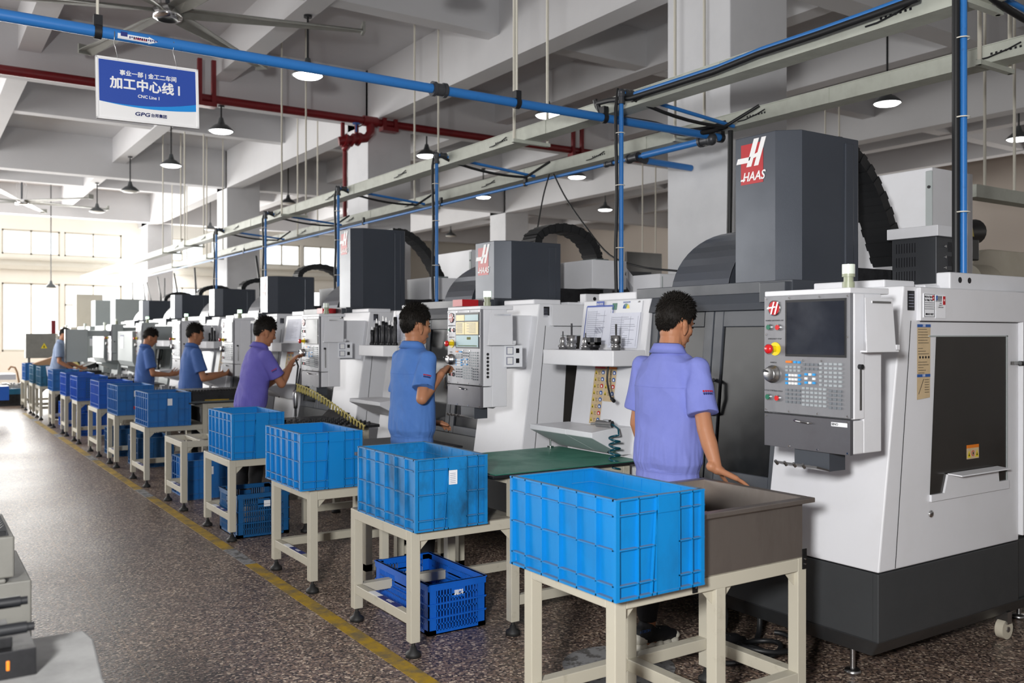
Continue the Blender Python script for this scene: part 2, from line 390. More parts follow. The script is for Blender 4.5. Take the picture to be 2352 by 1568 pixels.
def fan(px, Y, z, r, a0, lab, nb=6):
    X = gX(px, Y); t = thing('ceiling_fan', lab, 'ceiling fan', (X, Y, z))
    m = MB('chrome').lathe([(.05, .09), (.14, .075), (.165, .04), (.165, -.03), (.15, -.06), (.11, -.07)], n=28); m.mt('black_plastic').lathe([(.11, -.07), (.05, -.045), (.001, -.05)], n=28); m.build('hub', t)
    MB('fitting_grey').cyl((0, 0, .08), (0, 0, ZC-z), .025, n=10).cyl((0, 0, ZC-z-.04), (0, 0, ZC-z), .09, n=14).build('rod', t)
    for i in range(4):
        a = i*1.57+.4; MB('steel').tube([(.1*math.cos(a), .1*math.sin(a), .07), (.16*math.cos(a), .16*math.sin(a), .35), (.03*math.cos(a), .03*math.sin(a), .75)], .006, n=6).build('safety_cable', t)
    for i in range(nb):
        a = a0+i*2*math.pi/nb; b = MB('fan_blade'); b.X = Matrix.Rotation(a, 4, 'Z')
        prof = [(.13, .07, .03), (.4, .10, .02), (r-.12, .09, -.02), (r-.02, .085, -.02)]
        vs = []
        for x, hw, tw in prof:
            vs += [(x, -hw, .03+tw), (x, 0, .055), (x, hw, .02-tw), (x, hw, .012-tw), (x, 0, .04), (x, -hw, .018+tw)]
        fs = [(j*6+k, j*6+(k+1) % 6, (j+1)*6+(k+1) % 6, (j+1)*6+k) for j in range(3) for k in range(6)]+[(5, 4, 3, 2, 1, 0), (18, 19, 20, 21, 22, 23)]
        b.add(vs, fs); b.box(r-.03, r, -.085, .085, .0, .12); b.build('blade', t)
fan(385, 10.6, 5.12, 2.2, R(104), 'large grey ceiling fan with chrome hub at the top left, above the sign')
fan(50, 27, 5.0, 2.2, R(10), 'far ceiling fan before the end windows at the left edge')

# ================================================================ CABLE TRAYS
def tray(X, lab, pxs, z0=3.25, z1=3.36, y0=1.6, y1=31.2):
    t = thing('cable_tray', lab, 'cable tray', (X, 0, z0))
    w = .16; m = MB('tray_paint')
    m.box(0, .008, y0, y1, 0, z1-z0).box(w-.008, w, y0, y1, 0, z1-z0).box(.008, w-.008, y0, y1, 0, .008).box(-.006, w+.006, y0, y1, z1-z0, z1-z0+.006)
    m.build('channel', t)
    Y = y0+.7
    while Y < y1:
        MB('tray_paint').box(-.004, 0, Y, Y+.35, .0, z1-z0+.004).build('joint_plate', t); Y += 2.0
    h = MB(['tray_paint', 'black_ink'])
    Y = y0+1.3
    while Y < 20:
        h.mt('black_ink')
        for i in range(7): h.box(-.006, -.001, Y+i*.03, Y+i*.03+.012, .045, .058)
        h.tube([(-.012, Y+.28, .03), (-.02, Y+.2, .028), (-.014, Y+.08, .05), (-.01, Y, .075)], .005, n=6); Y += 2.0
    h.build('cable_slot', t)
    for px in pxs:
        Y = gY(px, X-.05)
        MB('tray_paint').box(-.12, w+.12, Y-.02, Y+.02, -.03, 0).build('crossbar', t)
        for sx in (-.1, w+.1):
            MB('rod_white').cyl((sx, Y, -.03), (sx, Y, (ZB if 6.35 < X+sx < 6.8 else ZC)-z0), .013, n=8).build('hanger_rod', t)
tray(4.55, 'upper white steel cable tray on hanger rods running down the hall above the machines', (2218, 1192, 655, 430, 380))
tray(5.70, 'lower white steel cable tray running past the white columns, behind the other', (2260, 1560, 960, 690, 480, 400))
tray(12.6, 'distant pale cable tray seen behind the second dark tower near the vent box', (1480, 1900), z0=1.53+88/2085*dep(12.6, 13), z1=1.53+88/2085*dep(12.6, 13)+.12, y0=3, y1=30)
t = thing('cable_tray', 'grey cross tray at the right edge under the red pipe', 'cable tray', (0, 4.4, 2.9))
X0 = gX(2225, 4.4); MB('tray_paint').box(X0, X0+4, -.07, .07, -.17, -.06).build('channel', t)
for px in (2262, 2330):
    X = gX(px, 4.4); MB('rod_white').cyl((X, 0, -.06), (X, 0, ZC-2.9), .013, n=8).build('hanger_rod', t)

# ================================================================ PIPES
def coupling(m, p, ax, r, L=.09):
    p = Vector(p); a = Vector(ax).normalized()
    m.cyl(p-a*L/2, p+a*L/2, r*1.25, n=16)
    for s in (-1, 1): m.cyl(p+a*s*L*.38-a*.012, p+a*s*L*.38+a*.012, r*1.5, n=16)
YP, ZP = 5.43, 3.2
t = thing('air_pipe', 'thick blue compressed air pipe crossing the hall above the sign', 'pipe', (0, YP, ZP))
MB('pipe_blue').cyl((-4, 0, 0), (5.78, 0, 0), .032, n=20).build('pipe', t)
for px in (1008,):
    m = MB('fitting_grey'); coupling(m, (gX(px, YP), 0, 0), (1, 0, 0), .034, .11)
    for a in (.7, 2.4, 3.9, 5.5):
        for s in (-.04, .04): m.cyl((gX(px, YP)+s-.008, .048*math.cos(a), .048*math.sin(a)), (gX(px, YP)+s+.008, .048*math.cos(a), .048*math.sin(a)), .006, n=6)
    m.build('coupling', t)
for px in (224, 1187, 1387, 1655):
    X = gX(px, YP); m = MB('black_plastic'); m.cyl((X-.018, 0, 0), (X+.018, 0, 0), .042, n=16); m.box(X-.022, X+.022, -.028, .028, .02, .085)
    if px in (224, 1187): m.mt('rod_white').cyl((X, 0, .08), (X, 0, ZC-ZP), .008, n=8)
    m.build('clamp', t)
# flow arrow label on the pipe
X = gX(268, YP); m = MB('paper_white'); n = 6
X1 = gX(360, YP)
def onp(x, a): return (x, -.0332*math.cos(a), .0332*math.sin(a))
for i in range(n):
    a0 = -.75+i*.9/n-.1; a1 = -.75+(i+1)*.9/n-.1; m.quad(onp(X, a0), onp(X1-.05, a0), onp(X1-.05, a1), onp(X, a1))
for i in range(8):
    a0 = -1.05+1.3*i/8; a1 = -1.05+1.3*(i+1)/8; f0 = 1-abs(i/8-.5)*2; f1 = 1-abs((i+1)/8-.5)*2
    m.quad(onp(X1-.05, a0), onp(X1-.05+.05*f0, a0), onp(X1-.05+.05*f1, a1), onp(X1-.05, a1))
m.mt('blue_label').box(X+.015, X+.05, -.0345, -.0325, -.012, .012); 
m.mt('blue_label')
for i in range(14): m.box(X+.06+i*.011, X+.066+i*.011, -.0345, -.0325, -.018+(i % 2)*.004, -.006)
m.mt('red_paint')
for i in range(8): m.box(X1-.13+i*.009, X1-.125+i*.009, -.0345, -.0325, -.02, -.008)
m.build('flow_arrow', t)
# lower pipe along the second tray
XB = 5.62; t = thing('air_pipe', 'blue air pipe running along under the lower cable tray', 'pipe', (XB, 0, 3.17))
MB('pipe_blue').cyl((0, gY(1478, XB), 0), (0, YP+.02, 0), .03, n=16).cyl((0, gY(1478, XB), 0), (0, 31, 0), .016, n=12).build('pipe', t)
m = MB('fitting_grey'); coupling(m, (0, YP+.05, 0), (0, 1, 0), .034, .12); m.ell((0, YP-.02, .0), (.05, .05, .055)); m.build('elbow', t)
m = MB('fitting_grey'); coupling(m, (0, gY(1455, XB), 0), (0, 1, 0), .03, .16); coupling(m, (0, gY(1400, XB), 0), (0, 1, 0), .02, .12)
m.cyl((0, gY(1462, XB), 0), (.12, gY(1462, XB), -.02), .034, n=12); m.build('reducer', t)
MB('pipe_blue').cyl((.1, gY(1462, XB), -.02), (.7, gY(1462, XB), -.03), .03, n=14).build('side_pipe', t)
for px in (1628, 1207, 1013, 835, 560):
    Y = gY(px, XB); MB('black_plastic').cyl((0, Y-.015, 0), (0, Y+.015, 0), .036 if px > 1480 else .024, n=12).box(-.014, .014, Y-.02, Y+.02, .01, .09).build('clamp', t)
# droppers to each machine: a cross run from the lower pipe and a fall pipe
drops = [(2213, 'right of the nearest dark spindle tower, off the top edge'), (1427, 'straight in front of the big white column'), (1003, 'between the third tower and the second tower'),
         (777, 'in front of the third spindle tower, at its left edge'), (610, 'above the fourth dark spindle box'), (497, 'far down the row before the end windows')]
for i, (px, lab) in enumerate(drops):
    XD = 4.42; Y = gY(px, XD); z = 3.33; zb = (gz(670, XD, Y), gz(690, XD, Y), gz(695, XD, Y), 1.9, 2.2, 2.2)[i]; zb = max(zb, 1.72)
    t = thing('air_drop_pipe', 'blue drop pipe and hose '+lab, 'pipe', (XD, Y, zb), group='air drop pipes to the machines')
    r = .017
    MB('pipe_blue').cyl((0, 0, 0), (0, 0, z-zb), r, n=14).cyl((0, 0, z-zb), (XB-XD, 0, z-zb-.1), r*.9, n=12).build('pipe', t)
    m = MB('fitting_grey'); coupling(m, (0, 0, z-zb-.05), (0, 0, 1), .02, .07); coupling(m, (.07, 0, z-zb), (1, 0, 0), .02, .07); m.ell((0, 0, z-zb), (.028, .028, .028)); m.build('elbow', t)
    hp = [(XB-XD+.02, -.25, z-zb+.02), (XB-XD-.1, -.05, z-zb-.1)]
    for j in range(1, 9):
        q = j/9; hp.append(((XB-XD)*(1-q), -.02, z-zb-.1*(1-q)-.02-.05*math.sin(q*math.pi)))
    hp += [(-.02, .02, z-zb+.02), (-.03, .02, z-zb-.08)]
    for j in range(1, 12): hp.append((-.031-.006*math.sin(j*.9)*(i > 0), .021, (z-zb)*(1-j/11)+.02))
    MB('rubber').tube(hp, .014 if i else .019, n=8).build('hose', t)
    m = MB('rod_white')
    for q in (.25, .55, .8): m.cyl((-.01, 0, (z-zb)*q), (-.01, 0, (z-zb)*q+.006), .037, n=10, caps=False)
    m.build('cable_tie', t)
# black service hoses along the trays (near part)
t = thing('service_hose', 'pair of thick black hoses lying along the upper cable tray near the camera', 'hose', (4.5, 0, 3.3))
XD = 4.5
pts = []
for px, py in ((2110, 0), (2000, 40), (1880, 82), (1740, 128), (1640, 168), (1540, 200), (1450, 228), (1400, 233), (1372, 240)):
    Y = gY(px, XD-.05); pts.append((-.05, Y, gz(py, XD-.05, Y)-3.3+.01))
MB('rubber').tube(pts, .02, n=8).build('hose', t)
MB('pipe_blue').tube([(p[0]+.035, p[1], p[2]+.035) for p in pts[:-2]], .017, n=10).build('blue_hose', t)
pts2 = [pts[-1]]
for px, py, X in ((1385, 262, 4.5), (1440, 280, 4.75), (1510, 292, 5.05), (1570, 308, 5.35), (1640, 300, 5.6), (1685, 283, 5.75)):
    Y = gY(px, X); pts2.append((X-4.5, Y, gz(py, X, Y)-3.3))
def smoothpts(P, n=5):
    out = []; P = [Vector(p) for p in P]
    for i in range(len(P)-1):
        a, b, c, d = P[max(i-1, 0)], P[i], P[i+1], P[min(i+2, len(P)-1)]
        for k in range(n):
            t_ = k/n; out.append(.5*((2*b)+(c-a)*t_+(2*a-5*b+4*c-d)*t_*t_+(3*b-a-3*c+d)*t_**3))
    out.append(P[-1]); return out
MB('rubber').tube(smoothpts(pts2), .019, n=8).tube([p+Vector((0, .03, .035)) for p in smoothpts(pts2)], .019, n=8).build('looped_hose', t)
def cable(pts, r, lab, name='air_hose', mt='rubber', cat='hose'):
    P = []
    for px, py, X in pts:
        Y = gY(px, X); P.append((X, Y, gz(py, X, Y)))
    b = P[-1]; return MB(mt).tube(smoothpts(P), r, n=8).build(name, at=b, label=lab, cat=cat)
cable([(1272, 400, 5.6), (1300, 455, 5.5), (1345, 520, 5.3), (1400, 585, 5.1), (1470, 612, 5.0), (1555, 622, 4.6)], .008, 'thin black hose sagging from the pipe to the nearest tool changer cover')
cable([(1262, 400, 5.6), (1248, 450, 5.5), (1235, 522, 5.4)], .008, 'thin black hose dropping to the arched cable carrier')
cable([(1678, 300, 5.62), (1677, 400, 5.6), (1675, 545, 5.6)], .022, 'thick black conduit falling down the face of the big white column')
for i, (a, b, X) in enumerate(((480, 489, 5.55), (548, 600, 5.55), (560, 640, 5.6))):
    pass
for px0, py0, px1, py1, w_ in ((304, 645, 305, 690, 'first'), (329, 648, 333, 685, 'second'), (337, 645, 347, 692, 'third'), (362, 632, 369, 682, 'fourth'), (378, 636, 378, 690, 'fifth'), (400, 624, 408, 680, 'sixth'), (447, 612, 450, 670, 'seventh'), (588, 585, 597, 655, 'eighth')):
    cable([(px0, py0+4, 5.66), ((px0+px1)/2, (py0+py1)/2, 5.45), (px1, py1, 5.2), (px1+1, py1+45, 5.15)], .022, w_+' from the left of the black hoses falling from the trays to the far machines', cat='hose')

# red fire main and its branch at the second column
YR, ZR = 13.5, 4.975
t = thing('fire_pipe', 'dark red fire main running across under the ceiling beams', 'pipe', (0, YR, ZR))
m = MB('pipe_red').cyl((-6.95, 0, 0), (12.5, 0, 0), .062, n=20); m.build('pipe', t)
for px in (472, 892, 1322):
    X = gX(px, YR); m = MB('pipe_red')
    for s in (-.1, .1): m.box(X+s-.03, X+s+.03, -.09, -.03, -.12, .55)
    m.box(X-.14, X+.14, -.1, .06, -.13, -.065); m.build('bracket', t)
X = gX(850, YR); m = MB('pipe_red')
m.cyl((X-.12, 0, 0), (X+.12, 0, 0), .085, n=18); m.tube([(X, 0, 0), (X, -.02, -.18), (X-.08, -.02, -.28), (X-.5, .1, -.36)], .07, n=16)
for q in (.25, .5, .75): m.cyl((X-.08-.42*q-.02, .0+.1*q, -.28-.08*q), (X-.08-.42*q+.02, .0+.1*q, -.29-.08*q), .11, n=16)
m.build('tee', t)
MB('icon_blue').cyl((X-.25, -.02, -.2), (X-.25, -.02, -.06), .015, n=8).cyl((X-.25, -.02, -.08), (X-.25, -.02, -.06), .06, n=14).build('valve_wheel', t)
xb = gX(792, YR+.3); m = MB('pipe_red').cyl((xb-.1, .12, -.36), (X-.45, .12, -.36), .075, n=16).cyl((xb, .3, -.4), (xb, .3, -ZR+.1), .035, n=14).cyl((xb, .12, -.36), (xb, .3, -.42), .06, n=14)
for s in (-.12, .12): m.box(xb+s-.025, xb+s+.025, .08, .13, -.33, -.05)
m.build('branch', t)
m = MB('pipe_red'); X0 = gX(2240, 9.0); m.cyl((X0, 9.0, gz(447, X0, 9.0)), (X0+6, 9.0, gz(447, X0, 9.0)), .06, n=14)
m.build('fire_pipe', label='short run of red fire pipe at the right edge behind the machines', cat='pipe')

# ================================================================ HANGING SIGN
sx0, sx1 = gX(219, YP), gX(456, YP); sw = sx1-sx0; sh = .345
zc = (gz(127, sx0, YP)+gz(268, sx0, YP))/2
t = thing('hanging_sign', 'blue and white workshop sign hanging on wires from the thick blue pipe', 'sign', ((sx0+sx1)/2, YP, zc)); t.rotation_euler = (0, R(-1.2), R(1.5))
hw, hh = sw/2, sh/2
b = MB('logo_white').box(-hw, hw, -.008, .008, -hh, hh)
for a in ((-hw, -hw+.012, -hh, hh), (hw-.012, hw, -hh, hh), (-hw, hw, -hh, -hh+.012), (-hw, hw, hh-.012, hh)): b.box(a[0], a[1], -.014, .01, a[2], a[3])
b.build('board', t, bevel=.002)
iw = hw-.016; g = MB('sign_blue'); n = 24; top = hh-.016
def cu(x, k):
    q = (x+iw)/(2*iw); l, m_, r_ = ((.71, .72, .60), (.712, .765, .717))[k-1]
    f = l*(1-q)*(1-2*q)+m_*4*q*(1-q)+r_*q*(2*q-1); return hh-f*2*hh
for i in range(n):
    xa, xb_ = -iw+2*iw*i/n, -iw+2*iw*(i+1)/n
    g.mt('sign_blue').quad((xa, -.0095, cu(xa, 1)), (xb_, -.0095, cu(xb_, 1)), (xb_, -.0095, top), (xa, -.0095, top))
    g.mt('sign_light_blue').quad((xa, -.009, cu(xa, 2)), (xb_, -.009, cu(xb_, 2)), (xb_, -.009, cu(xb_, 1)), (xa, -.009, cu(xa, 1)))
g.build('blue_field', t)
L_ = MB('logo_white')
L_.fat('事业一部 | 金工二车间', .0315, face_mY, .0, .093, .0008, y=-.0105)
L_.fat('加工中心线', .069, face_mY, -.034, .031, .0022, y=-.0105).fat('1', .076, face_mY, .166, .030, .0012, y=-.0105)
L_.fat('CNC Line 1', .0245, face_mY, 0, -.026, .0006, y=-.0105)
L_.mt('sign_navy').fat('GPG', .028, face_mY, -.038, -.126, .0009, y=-.0105, shear=.15, sx=1.5).fat('台邦集团', .022, face_mY, .052, -.126, .0005, y=-.0105)
L_.build('lettering', t)
for s, dx in ((-1, .12), (1, .11)):
    px_ = 265 if s < 0 else 401; xw = gX(px_, YP)-(sx0+sx1)/2
    zz = ZP-zc
    MB('steel').tube([(xw, 0, zz+.035), (xw-.006, -.036, zz), (xw-.004, -.01, zz-.05), (xw+.004, 0, hh+.06), (xw+.012, -.012, hh+.01), (xw+.014, -.012, hh-.012)], .0022, n=6).build('wire', t)
# ================================================================ MILLING MACHINES
MX = 3.4
def logo(m, y, z, w, x):       # red square badge with the slanted H and the four letters, on a face turned to -X; (y, z) = top left corner
    h = w*1.12
    def P(a, b, e=.002): return (x-e, y-a*w, z-b*w)
    def poly(mt_, pts, e): m.mt(mt_).add([P(a, b, e) for a, b in pts]+[P(a, b, 0) for a, b in pts], [tuple(range(len(pts)))[::-1]]+[(i, (i+1) % len(pts), len(pts)+(i+1) % len(pts), len(pts)+i) for i in range(len(pts))])
    poly('red_paint', [(.13, .12), (.95, .12), (.95, 1.28), (.13, 1.28)], .0015)
    poly('logo_white', [(.62, .0), (.80, .0), (.52, .78), (.34, .78)], .003)
    poly('logo_white', [(.90, .0), (1.06, .0), (.78, .78), (.62, .78)], .003)
    poly('logo_white', [(.02, .50), (.5, .50), (.44, .66), (-.04, .66)], .0032)
    poly('logo_white', [(.45, .50), (.78, .40), (.74, .52), (.42, .60)], .0032)
    m.mt('logo_white').text('HAAS', w*.36, face_mX(x-.0025, y-.60*w, z-1.08*w), bold=w*.006, shear=.25, sx=.9)
    poly('logo_white', [(.14, 1.12), (.30, 1.12), (.28, 1.17), (.12, 1.17)], .003)
def fx(z): return (z-.52)/1.22*.18      # slanted front: local x at height z
def slant_quad(m, y0, y1, z0, z1, e=.002):
    m.add([(fx(z0)-e, y0, z0), (fx(z0)-e, y1, z0), (fx(z1)-e, y1, z1), (fx(z1)-e, y0, z1)], [(0, 1, 2, 3)])
def pendant(root, detail, screen_on, w='mach_white'):
    px, y0, y1 = -.37, -.13, .29       # face plane, near and far edge
    p = MB(w).box(px+.02, px+.085, y0-.004, y1, 1.20, 1.69).box(px+.085, px+.20, y0, y1, 1.065, 1.69).box(px+.02, px+.085, y0, y1, 1.065, 1.195).prism([(px, 1.69), (px, 1.712), (px+.25, 1.715), (px+.25, 1.69)], 'y', y0, y1)
    p.prism([(px+.085, 1.065), (px+.16, 1.045), (px+.20, 1.065)], 'y', y0+.1, y1-.1)
    p.box(px+.2, px+.62, y0+.2, y1-.05, 1.3, 1.66)
    pen = p.build('control_pendant', root, bevel=.004)
    def S(s, z, e=0): return (px-e, y1-s, z)
    q = MB('panel_metal').box(px-.001, px+.02, y0, y1, 1.205, 1.69); q.mt('panel_lower').box(px-.001, px+.02, y0, y1, 1.062, 1.198)
    q.mt('chrome')
    for s_, z_ in ((.01, 1.68), (.13, 1.68), (.28, 1.68), (.41, 1.68), (.01, 1.53), (.41, 1.52), (.2, 1.425), (.29, 1.425), (.01, 1.37), (.01, 1.215), (.13, 1.213), (.27, 1.213), (.41, 1.213), (.01, 1.19), (.41, 1.19), (.13, 1.07), (.27, 1.07), (.41, 1.07)):
        if detail: q.cyl(S(s_, z_), S(s_, z_, .004), .004, n=8)
    q.build('front_plate', pen, bevel=.001)
    sc = MB('black_plastic').box(px-.004, px-.001, y1-.405, y1-.112, 1.44, 1.672)
    s0, s1, z0, z1 = .120, .397, 1.45, 1.662
    if not screen_on: sc.mt('screen_off').box(px-.006, px-.004, y1-s1, y1-s0, z0, z1)
    else:
        def rect(mt_, a, b, c, d): sc.mt(mt_).box(px-.006-(mt_ == 'ink_grey')*.001, px-.004, y1-(s0+(s1-s0)*b), y1-(s0+(s1-s0)*a), z1-(z1-z0)*d, z1-(z1-z0)*c)
        rect('screen_yellow', 0, .38, .02, .2); rect('screen_blue', .4, 1, .02, .2); rect('screen_yellow', 0, .38, .24, .62); rect('screen_yellow', .4, 1, .24, .62); rect('screen_blue', 0, 1, .65, 1)
        for i in range(8): rect('ink_grey', .04, .3, .28+i*.04, .295+i*.04); rect('ink_grey', .5+(i % 2)*.1, .9, .28+i*.04, .29+i*.04)
        rect('screen_yellow', .08, .95, .95, .98); rect('screen_yellow', .5, .68, .7, .78)
    sc.build('screen', pen)
    kk = MB(['key_grey', 'key_dark', 'key_white', 'key_blue', 'orange'])
    def key(u, v, c, kw=.0125, kh=.009):   # u, v in zoomed-photo units
        s = (u-60)/680*.42; z = 1.69-(v-130)/930*.485
        kk.mt(c).box(px-.007, px-.001, y1-s-kw/2, y1-s+kw/2, z-kh/2, z+kh/2)
    if detail:
        key(272, 652, 'orange', .03); key(322, 653, 'key_blue'); key(354, 654, 'key_blue')
        for c in range(4):
            for v in (692, 720): key(256+c*33, v, 'key_grey')
            for v in (875, 906, 938, 968): key(256+c*33, v, 'key_dark')
            for v in (668, 702): key(396+c*33, v, 'key_dark')
            for v in (660, 692, 725, 757, 790, 822): key(566+c*36, v, 'key_grey', .015)
        for c in range(5):
            for v in (757, 789, 821): key(254+c*26, v, 'key_white' if 0 < c < 4 else 'key_blue', .011)
        for c in range(3):
            for i, v in enumerate((745, 777, 809)):
                if not (c == 1 and i == 1): key(411+c*31, v, 'key_white' if (c+i) % 2 else 'key_blue')
        for i in range(6): key(526, 660+i*32, 'key_grey', .012)
        for c in range(6):
            for v in (853, 885, 917, 949, 981): key(392+c*33, v, 'key_grey', .014)
        for c in range(3):
            for v in (863, 893, 925, 957, 989): key(600+c*36, v, 'key_dark', .014)
    else:
        for c in range(12):
            for v in range(9): key(256+c*38, 660+v*40, 'key_grey' if (c+v) % 3 else 'key_dark', .018, .013)
    kk.build('keypad', pen)
    bt = MB('chrome')
    for u, v, c in ((107, 378, 'green_button'), (184, 380, 'red_knob'), (100, 940, 'green_button'), (178, 945, 'red_knob')):
        s = (u-60)/680*.42; z = 1.69-(v-130)/930*.485
        bt.mt('chrome').cyl(S(s, z), S(s, z, .01), .0135, n=16); bt.mt(c).cyl(S(s, z, .01), S(s, z, .013), .0105, n=16)
    bt.build('push_buttons', pen)
    s = (155-60)/680*.42; z = 1.69-(552-130)/930*.485
    MB('yellow').cyl(S(s, z), S(s, z, .004), .028, n=24).cyl(S(s-.002, z, .004), S(s-.002, z, .03), .013, n=16).mt('red_knob').lathe([(.001, .052), (.014, .051), (.02, .044), (.02, .034), (.012, .03)], c=S(s-.003, z), n=20, axis=(-1, 0, 0)).build('emergency_stop', pen)
    s = (140-60)/680*.42; z = 1.69-(755-130)/930*.485
    MB('steel').lathe([(.037, 0), (.037, .012), (.03, .014), (.03, .03), (.026, .033), (.001, .033)], c=S(s, z), n=28, axis=(-1, 0, 0)).mt('fitting_grey').cyl(S(s-.018, z+.014, .033), S(s-.018, z+.014, .05), .005, n=8).build('jog_wheel', pen)
    s = (148-60)/680*.42; z = 1.69-(225-130)/930*.485
    bd = MB('chrome').lathe([(.033, 0), (.033, .005), (.029, .006)], c=S(s, z), n=28, axis=(-1, 0, 0)).mt('red_paint').cyl(S(s, z), S(s, z, .005), .029, n=28).mt('logo_white')
    for a in (-.012, .008): bd.add([S(s+a-.006, z-.026, .008), S(s+a+.002, z-.026, .008), S(s+a+.018, z+.026, .008), S(s+a+.010, z+.026, .008)], [(0, 1, 2, 3)])
    bd.add([S(s-.036, z-.004, .0085), S(s+.01, z+.002, .0085), S(s+.01, z+.008, .0085), S(s-.033, z+.003, .0085)], [(0, 1, 2, 3)])
    bd.build('badge', pen)
    MB('chrome').tube([S(.16, 1.182), S(.165, 1.18, .014), S(.2, 1.176, .016), S(.235, 1.174, .014), S(.24, 1.174)], .004, n=8).build('drawer_handle', pen)
    if detail:
        tx = MB('black_ink')
        for u, v, b in ((108, 325, 'POWER ON'), (186, 325, 'POWER OFF'), (150, 472, 'EMERGENCY STOP'), (138, 662, 'HANDLE'), (105, 888, 'CYCLE START'), (180, 890, 'FEED HOLD')):
            s = (u-60)/680*.42; z = 1.69-(v-130)/930*.485; tx.text(b, .0085, face_mX(px-.0015, y1-s, z), ext=.0003)
        if not screen_on: tx.mt('paper_white').box(px-.002, px-.001, y0+.012, y0+.085, 1.17, 1.186).mt('black_ink').text('SINO', .013, face_mX(px-.0022, y0+.068, 1.178), bold=.0004, ext=.0002)
        tx.build('lettering', pen)
    # side slot strip, document clip plate, hook tray
    sd = MB('black_ink').box(px+.035, px+.065, y0-.0015, y0, 1.24, 1.42)
    if screen_on:
        sd.mt('black_plastic')
        for i in range(7): sd.cyl((px+.05, y0-.001, 1.26+i*.024), (px+.05, y0-.008, 1.26+i*.024), .009, n=10)
    else: sd.mt('steel').box(px+.052, px+.065, y0-.006, y0, 1.235, 1.4).mt('black_plastic').cyl((px+.05, y0, 1.405), (px+.05, y0-.02, 1.405), .01, n=10)
    sd.mt('black_ink')
    for z in (1.5, 1.57, 1.66): sd.cyl((px+.05, y0-.0015, z), (px+.05, y0, z), .006, n=10)
    sd.build('port_strip', pen)
    if detail:
        cl = MB(w).add([(px+.045, y0-.035, 1.672), (px+.22, y0-.035, 1.672), (px+.205, y0-.06, 1.468), (px+.02, y0-.06, 1.468),
                        (px+.045, y0-.032, 1.672), (px+.22, y0-.032, 1.672), (px+.205, y0-.057, 1.468), (px+.02, y0-.057, 1.468)], [(0, 1, 2, 3), (7, 6, 5, 4), (0, 4, 5, 1), (1, 5, 6, 2), (2, 6, 7, 3), (3, 7, 4, 0)])
        cl.box(px+.02, px+.225, y0-.06, y0-.03, 1.462, 1.468).box(px+.21, px+.23, y0-.06, y0-.03, 1.47, 1.49).box(px+.1, px+.14, y0-.035, y0, 1.5, 1.65)
        cl.mt('chrome').box(px+.08, px+.2, y0-.042, y0-.036, 1.652, 1.66).mt('steel').box(px+.085, px+.19, y0-.0375, y0-.034, 1.63, 1.652).mt('sticker_tan').box(px+.115, px+.15, y0-.041, y0-.037, 1.6, 1.618)
        cl.build('clipboard', pen)
        hk = MB('mach_dark').box(px+.02, px+.12, -.02, .15, .985, 1.062)
        hk.mt('steel').prism([(px-.06, 1.005), (px-.055, 1.012), (px+.02, .992), (px+.02, .985)], 'y', -.02, .19)
        for i in range(4): hk.cyl((px-.06, .17-i*.045, 1.0), (px-.075, .17-i*.045, 1.015), .006, n=6)
        hk.build('tool_hook_rack', pen)
    return pen
def chain(root, low, ty, ttop):
    # ribbed black cable carrier running over the back of the spindle tower to the machine's rear bracket
    if low: P = [(.78, ttop-.02), (.80, ttop+.06), (.89, ttop+.12), (1.03, ttop+.15), (1.2, ttop+.13), (1.33, ttop+.06), (1.40, ttop-.04), (1.42, ttop-.12)]
    else: P = [(.84, ttop+.0), (.97, ttop+.0), (1.11, ttop-.06), (1.24, ttop-.17), (1.36, ttop-.33), (1.45, ttop-.5), (1.52, ttop-.64)]
    P = smoothpts([(x, 0, z) for x, z in P], 4); m = MB('rubber')
    for i in range(len(P)-1):
        d = (P[i+1]-P[i]).normalized(); n = Vector((d.z, 0, -d.x)); w = .095 if i % 2 else .10; th = .03 if i % 2 else .034
        c = [P[i]-n*th, P[i]+n*th, P[i+1]+n*th, P[i+1]-n*th]
        vs = [(q.x, ty-w, q.z) for q in c]+[(q.x, ty+w, q.z) for q in c]
        m.add(vs, [(0, 1, 2, 3), (7, 6, 5, 4), (0, 4, 5, 1), (1, 5, 6, 2), (2, 6, 7, 3), (3, 7, 4, 0)])
    m.build('cable_carrier', root)
